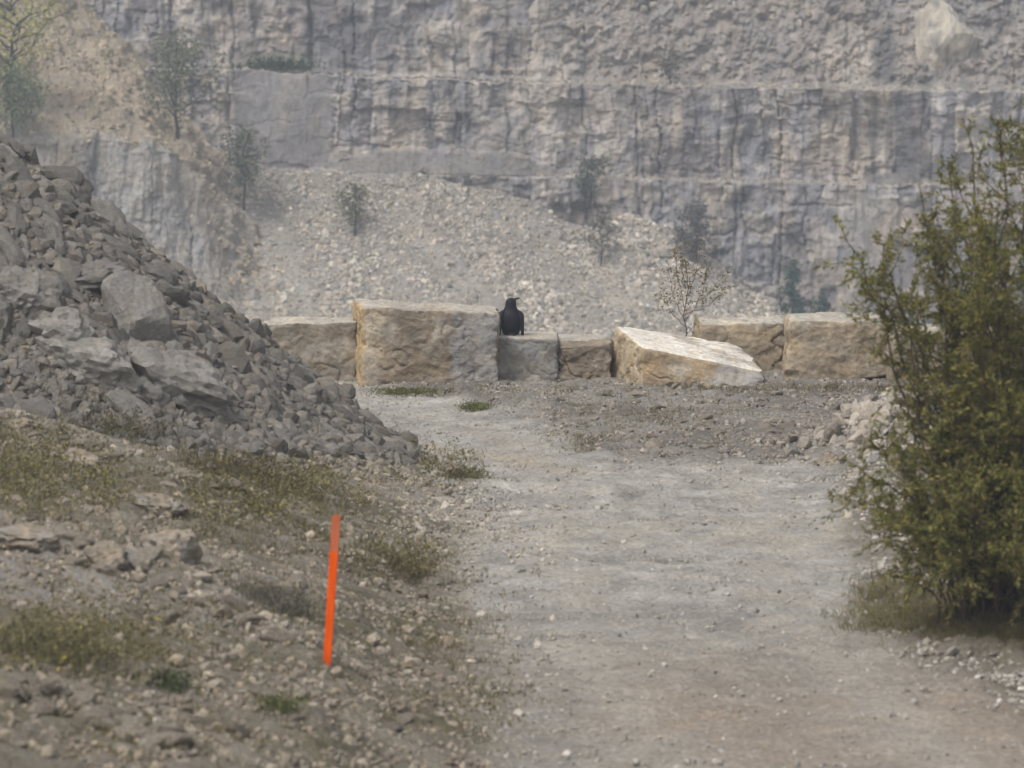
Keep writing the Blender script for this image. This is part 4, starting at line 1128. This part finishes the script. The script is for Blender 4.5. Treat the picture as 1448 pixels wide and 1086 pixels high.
bmesh.ops.bevel(bm, geom=bm.edges[:], offset=.003, segments=2, affect='EDGES')
for v in bm.verts: v.co.x += (v.co.z / hgt) * float(st_top[0] - sp0.x)
me = bpy.data.meshes.new('survey_stake'); bm.to_mesh(me); bm.free(); me.materials.append(paint_mat())
stake = obj('survey_stake', me, None, sp0); tag(stake, 'bright orange wooden stake with a faded top leaning in the left bank', 'stake')

# ------------------------------------------------------------------ grass and weeds
def blades(base, h, w, col, rng, lean=.5):
    n = len(base)
    an = rng.uniform(0, 6.28, n); sd = np.stack([np.cos(an), np.sin(an), np.zeros(n)], -1)
    ln = rng.normal(size=(n, 3)) * lean; ln[:, 2] = 0
    H_ = (h * rng.uniform(.5, 1.3, n))[:, None]; W = (w * rng.uniform(.7, 1.3, n))[:, None]
    up = np.array([0, 0, 1.0])
    mid = base + (up + ln * .35) * H_ * .55; tip = base + (up * .9 + ln) * H_
    V = np.stack([base - sd * W, base + sd * W, mid + sd * W * .7, mid - sd * W * .7, tip], 1)
    i = np.arange(n * 5).reshape(n, 5)
    F = np.concatenate([i[:, [0, 1, 2]], i[:, [0, 2, 3]], i[:, [3, 2, 4]]])
    return V.reshape(-1, 3), F, np.repeat(col, 5, 0)
def patch_pts(spots, rng):
    out = []
    for (px, py, rx, ry, n) in spots:
        x = px + rng.normal(size=n) * rx * .5; y = py + rng.normal(size=n) * ry * .5
        for a, b in zip(x, y):
            if b > 549: out.append(hit(a, b))
    return np.array([p[:] for p in out])
dry = patch_pts([(960, 554, 180, 4, 70), (1180, 553, 160, 4, 70), (740, 554, 110, 4, 30), (560, 556, 120, 5, 40), (200, 720, 330, 110, 420), (480, 760, 240, 120, 300), (300, 900, 330, 120, 260), (60, 620, 120, 30, 120), (90, 690, 190, 60, 420), (40, 640, 90, 60, 200), (330, 690, 190, 70, 400), (420, 735, 150, 50, 260), (620, 660, 70, 30, 90), (555, 795, 100, 28, 160), (620, 900, 120, 60, 200), (300, 640, 160, 40, 150), (470, 700, 120, 60, 170),
                 (130, 920, 170, 50, 420), (40, 890, 90, 50, 200), (250, 1040, 220, 50, 220), (650, 990, 120, 50, 140), (1365, 888, 130, 16, 800), (1285, 850, 80, 30, 300), (1440, 896, 90, 16, 420), (1320, 876, 110, 18, 350), (380, 860, 100, 30, 120), (930, 590, 120, 30, 120), (850, 620, 60, 30, 90)], rng)
rep = np.repeat(dry, 7, 0) + rng.normal(size=(len(dry) * 7, 3)) * np.array([.05, .09, 0])
rep[:, 2] = H0(rep[:, 0], rep[:, 1]) - .01
gcol = np.where(rng.random(len(rep))[:, None] < .55, np.array([.235, .195, .115]), np.array([.19, .175, .075])) * rng.uniform(.6, 1.35, len(rep))[:, None]
V_, F_, C_ = blades(rep, np.where(rep[:, 0] > 2, .10, .07), .0032, gcol, rng, .9)
o = obj('dry_grass', mesh_np('dry_grass', V_, F_, C_, False, M_GRASS)); tag(o, 'thin dry grass and weeds over the banks', 'grass', kind='stuff')
wd = patch_pts([(60, 690, 150, 50, 130), (360, 705, 110, 45, 120), (20, 660, 60, 40, 50), (430, 690, 60, 40, 50), (130, 915, 160, 40, 90), (610, 665, 70, 30, 40), (560, 790, 60, 20, 30)], rng)
lp_ = np.repeat(wd, 19, 0) + rng.normal(size=(len(wd) * 19, 3)) * np.array([.05, .07, .05]); lp_[:, 2] = np.maximum(lp_[:, 2] + .06, H0(lp_[:, 0], lp_[:, 1]) + .01)
lc = np.array([.20, .178, .08]) * rng.uniform(.5, 1.5, len(lp_))[:, None] + (rng.random(len(lp_)) < .03)[:, None] * np.array([.22, .17, 0])
V_, F_, C_ = leaves(lp_, .035, .016, lc, rng, -.2)
o = obj('weeds', mesh_np('weeds', V_, F_, C_, False, M_GRASS)); tag(o, 'yellow-green weeds in patches on the left bank', 'weeds', kind='stuff')

def clump(name, label, px, py, wp, hp, n, col, seed, cat='plant', blade=True, lsz=.04):
    rng = np.random.default_rng(seed); p = hit(px, py); m = p.y / FPX
    e = empty(name, p); tag(e, label, cat)
    q = rng.normal(size=(n, 3)) * np.array([wp * m * .26, .10 + wp * m * .15, 0])
    q[:, 2] = H0(q[:, 0] + p.x, q[:, 1] + p.y) - p.z - .01
    cl = np.array(col) * rng.uniform(.55, 1.4, n)[:, None]
    V, F, Cc = blades(q, hp * m * .85, .004, cl, rng, .45)
    obj('grass', mesh_np('grass', V, F, Cc, False, M_GRASS), e)['kind'] = 'stuff'
    n2 = n * 2
    q2 = rng.normal(size=(n2, 3)) * np.array([wp * m * .26, .10 + wp * m * .12, hp * m * .30]); q2[:, 2] = np.abs(q2[:, 2]) + .01
    V, F, Cc = leaves(q2, lsz, lsz * .4, np.array(col) * rng.uniform(.5, 1.5, n2)[:, None], rng, -.1)
    obj('foliage', mesh_np('foliage', V, F, Cc, False, M_GRASS), e)
clump('weed_clump', 'dark grey-green dead clump on the bank left of the orange stake', 392, 862, 96, 46, 520, (.19, .175, .135), 601, lsz=.035)
clump('leafy_plant', 'small dark green leafy plant at the lower left', 240, 972, 62, 30, 160, (.085, .105, .05), 602)
clump('grass_clump', 'low bright green mound of grass at the bottom left', 392, 1003, 74, 20, 150, (.15, .16, .065), 603)
clump('grass_clump', 'tall green grass clump near the left edge', 80, 930, 170, 60, 420, (.21, .19, .10), 604)
clump('grass_clump', 'thin strip of green grass at the foot of the tallest block', 575, 556, 100, 9, 420, (.145, .15, .05), 605, lsz=.03)
clump('grass_clump', 'small green grass tuft on the road edge before the grey block', 672, 579, 44, 14, 220, (.15, .15, .055), 606, lsz=.03)
clump('weed_clump', 'olive weed clump beside the road past the tip of the rubble pile', 655, 676, 60, 20, 200, (.16, .145, .075), 607)
clump('weed_clump', 'brown weed clump right of the orange stake, above it on the bank', 570, 808, 92, 26, 420, (.19, .16, .085), 608)
clump('weed_clump', 'olive weeds among the lowest rocks of the rubble pile', 150, 610, 180, 44, 520, (.14, .13, .07), 609)
clump('weed_clump', 'brownish weeds along the foot of the rubble pile, right of the olive ones', 330, 668, 200, 34, 420, (.15, .13, .075), 610)

# bare sapling behind the slanting slab
def sapling():
    rng = np.random.default_rng(881)
    m = 60.3 / FPX
    base = P(968, 478, 60.3); base[2] = float(H0(base[0], 60.3)) ; z0 = Vector(base)
    e = empty('sapling', z0); tag(e, 'bare young tree with few yellow leaves behind the slanting slab', 'tree')
    def rel(px, py, dy=0.0): return P(px, py, 60.3 + dy) - np.array(z0)
    parts = []; lp = []
    def br(a, b, r0, r1, bend=(0, 0, 0), sub=0):
        c = curve_pts(a, b, bend, rng, 9, .012); parts.append(tube(c, np.linspace(r0, r1, 9), 5)); lp.append(c[3:] if sub else c[6:])
        for _ in range(sub):
            t = rng.uniform(.3, .95); s = np.array([np.interp(t, np.linspace(0, 1, 9), c[:, k]) for k in range(3)])
            d = (np.array(b) - np.array(a)); L = np.linalg.norm(d)
            q = s + d / L * .10 * rng.uniform(.5, 1.6) + rng.normal(size=3) * .07 + np.array([0, 0, .04])
            c2 = curve_pts(s, q, (0, 0, 0), rng, 6, .02); parts.append(tube(c2, np.linspace(r1, r1 * .5, 6), 4)); lp.append(c2[2:])
    br((0, 0, -.1), rel(973, 372), .010, .003, (.0, 0, .1), 7)
    for (sy, tx, ty, dy, ns) in [(455, 945, 380, .1, 6), (452, 1000, 385, -.1, 6), (440, 953, 352, .15, 5), (430, 1014, 400, .1, 5), (462, 938, 412, -.15, 5), (420, 990, 348, .0, 5), (445, 1022, 408, .1, 4), (410, 962, 345, -.1, 4)]:
        br(rel(970, sy), rel(tx, ty, dy), 0.0042, .0018, ((tx - 970) * m * .3, 0, -.06), ns)
    obj('trunk', mesh_np('trunk', *merge(parts)[:2], mat=M_SAPBARK), e)
    pts = np.concatenate(lp); pts = np.repeat(pts, 3, 0) + rng.normal(size=(len(pts) * 3, 3)) * .022
    V, F, Cc = leaves(pts, .034, .016, np.where(rng.random(len(pts))[:, None] < .4, np.array([.30, .20, .06]), np.array([.20, .18, .075])) * rng.uniform(.6, 1.3, len(pts))[:, None], rng)
    obj('crown', mesh_np('crown', V, F, Cc, False, M_LEAF), e)
sapling()

# ------------------------------------------------------------------ the bush on the right
def bush():
    rng = np.random.default_rng(990)
    b0 = hit(1420, 893); Yb = b0.y + .35
    b0 = Vector((float(P(1425, 880, Yb)[0]), Yb, 0)); b0.z = float(H0(b0.x, b0.y))
    e = empty('bush', b0); tag(e, 'big olive-green leafy bush filling the right edge beside the road', 'bush')
    o0 = np.array(b0)
    def rel(px, py, dy=0.0): return P(px, py, Yb + dy) - o0
    tips = [(1190, 650, -.2, 1.0), (1198, 700, .2, 1.0), (1222, 745, -.3, 1.1), (1262, 805, -.3, 1.1), (1225, 622, .4, .6), (1275, 690, -.5, 1.3), (1300, 640, .3, 1.1),
            (1194, 348, -.1, .8), (1215, 370, .3, .6), (1250, 350, -.2, .8), (1285, 330, .2, .7), (1255, 450, .1, .7), (1290, 420, -.4, .8), (1310, 500, .2, .9), (1240, 500, .2, .5), (1320, 290, .1, .6), (1345, 300, -.3, .9), (1280, 590, .3, .9), (1300, 260, .2, .5), (1315, 380, -.2, .8), (1335, 430, .4, .8), (1295, 450, .5, .7), (1355, 250, .4, .7), (1330, 340, .1, .8), (1270, 640, -.4, 1.1), (1232, 322, .2, .75), (1262, 395, .3, .5), (1300, 470, -.3, .6), (1262, 540, .4, .45), (1240, 585, -.3, .6),
            (1338, 230, 0, .6), (1366, 172, .3, .7), (1392, 215, -.3, .8), (1425, 170, .2, 1.0), (1448, 160, -.3, 1.2), (1480, 90, .3, 1.2), (1540, 110, 0, 1.2), (1400, 330, -.6, 1.1), (1340, 360, .5, .8),
            (1380, 430, -.8, 1.2), (1430, 420, .8, 1.2), (1350, 560, -.7, 1.2), (1420, 560, -1.0, 1.4), (1320, 730, -.8, 1.4), (1380, 680, -1.0, 1.5), (1440, 660, -1.1, 1.5), (1340, 800, -.8, 1.2), (1440, 780, -1.1, 1.4), (1400, 560, 1.0, 1.2), (1330, 640, .9, 1.0),
            (1600, 250, .2, 1.2), (1650, 420, -.3, 1.2), (1680, 600, .3, 1.2), (1660, 760, -.2, 1.2), (1560, 330, -.7, 1.2), (1520, 500, -1.0, 1.3), (1560, 680, -1.0, 1.3), (1500, 260, .6, 1.2), (1500, 800, -1.0, 1.2)]
    for _ in range(60):
        py = 190 + 650 * rng.random() ** .62; xl = np.interp(py, [170, 230, 330, 450, 560, 620, 700, 760, 820, 870], [1390, 1385, 1375, 1370, 1330, 1275, 1235, 1255, 1300, 1340])
        tips.append((xl + (1700 - xl) * rng.random() ** 1.2, py, rng.uniform(-1.1, 1.1), 1.5 if py > 560 else .9))
    stems, twigs, lp, ld = [], [], [], []
    for (px, py, dy, den) in tips:
        s = np.array([rng.normal() * .16 + (px - 1425) * .0007, rng.normal() * .14, -.08])
        t = rel(px, py, dy)
        L = np.linalg.norm(t - s)
        c = curve_pts(s, t, (-.10 * (t[0] - s[0]), 0, .16 * L), rng, 14, .012)
        r0 = .004 + .003 * L
        stems.append(tube(c, np.linspace(r0, .003, 14), 6))
        nb = int((7 + 9 * L) * den)
        for _ in range(nb):
            q = rng.uniform(.28, 1.0) ** .8
            a = np.array([np.interp(q, np.linspace(0, 1, 14), c[:, k]) for k in range(3)])
            tang = c[min(13, int(q * 13) + 1)] - c[min(12, int(q * 13))]; tang /= np.linalg.norm(tang) + 1e-9
            d = tang * .5 + rng.normal(size=3) * .62 + np.array([0, 0, .10]); d /= np.linalg.norm(d)
            l = rng.uniform(.16, .48) * (1.1 - .5 * q)
            c2 = curve_pts(a, a + d * l + np.array([0, 0, -.10 * l]), (0, 0, .10 * l), rng, 6, .03)
            twigs.append(tube(c2, np.linspace(.004, .0015, 6), 4))
            m = int(rng.integers(17, 28) * (.8 + .2 * den))
            tt = rng.uniform(.1, 1.02, m)
            lp.append(np.stack([np.interp(tt, np.linspace(0, 1, 6), c2[:, k]) for k in range(3)], -1) + rng.normal(size=(m, 3)) * .010)
            ld.append(np.repeat(d[None], m, 0))
        m = 16; tt = rng.uniform(.8, 1.0, m)
        lp.append(np.stack([np.interp(tt, np.linspace(0, 1, 14), c[:, k]) for k in range(3)], -1) + rng.normal(size=(m, 3)) * .008); ld.append(np.repeat(tang[None], m, 0))
    obj('branchwork', mesh_np('branchwork', *merge(stems)[:2], mat=M_BARK), e)
    obj('twig', mesh_np('twig', *merge(twigs)[:2], mat=M_SAPBARK), e)
    lp = np.concatenate(lp); ld = np.concatenate(ld)
    g = (lp[:, 2] + o0[2]) 
    k = g > H0(lp[:, 0] + o0[0], lp[:, 1] + o0[1]) + .10
    lp, ld = lp[k], ld[k]
    pick = rng.random(len(lp))[:, None]
    cl = np.where(pick < .62, np.array([.205, .208, .058]), np.where(pick < .87, np.array([.27, .255, .078]), np.array([.36, .285, .10]))) * rng.uniform(.6, 1.35, len(lp))[:, None]
    V, F, Cc = leaves(lp, .051, .017, cl, rng, .25, ld * .6)
    obj('foliage', mesh_np('foliage', V, F, Cc, False, M_LEAF), e)
    print('bush leaves', len(lp))
bush()

# ------------------------------------------------------------------ haze: one box of thin air round everything
def haze():
    x0, x1, y0, y1, z0, z1 = -425, 425, -155, 605, -17, 14
    V = [(x, y, z) for x in (x0, x1) for y in (y0, y1) for z in (z0, z1)]
    F = [(0, 1, 3, 2), (4, 6, 7, 5), (0, 4, 5, 1), (2, 3, 7, 6), (0, 2, 6, 4), (1, 5, 7, 3)]
    m = bpy.data.materials.new('haze'); m.use_nodes = True; N, L = m.node_tree.nodes, m.node_tree.links
    N.remove(N['Principled BSDF'])
    v = N.new('ShaderNodeVolumePrincipled'); v.inputs['Color'].default_value = (.82, .885, .98, 1); v.inputs['Density'].default_value = .0014; v.inputs['Anisotropy'].default_value = .2
    L.new(v.outputs[0], N['Material Output'].inputs['Volume'])
    o = obj('haze', mesh_np('haze', np.array(V, float), np.array(F), None, False, m)); tag(o, kind='stuff')
haze()
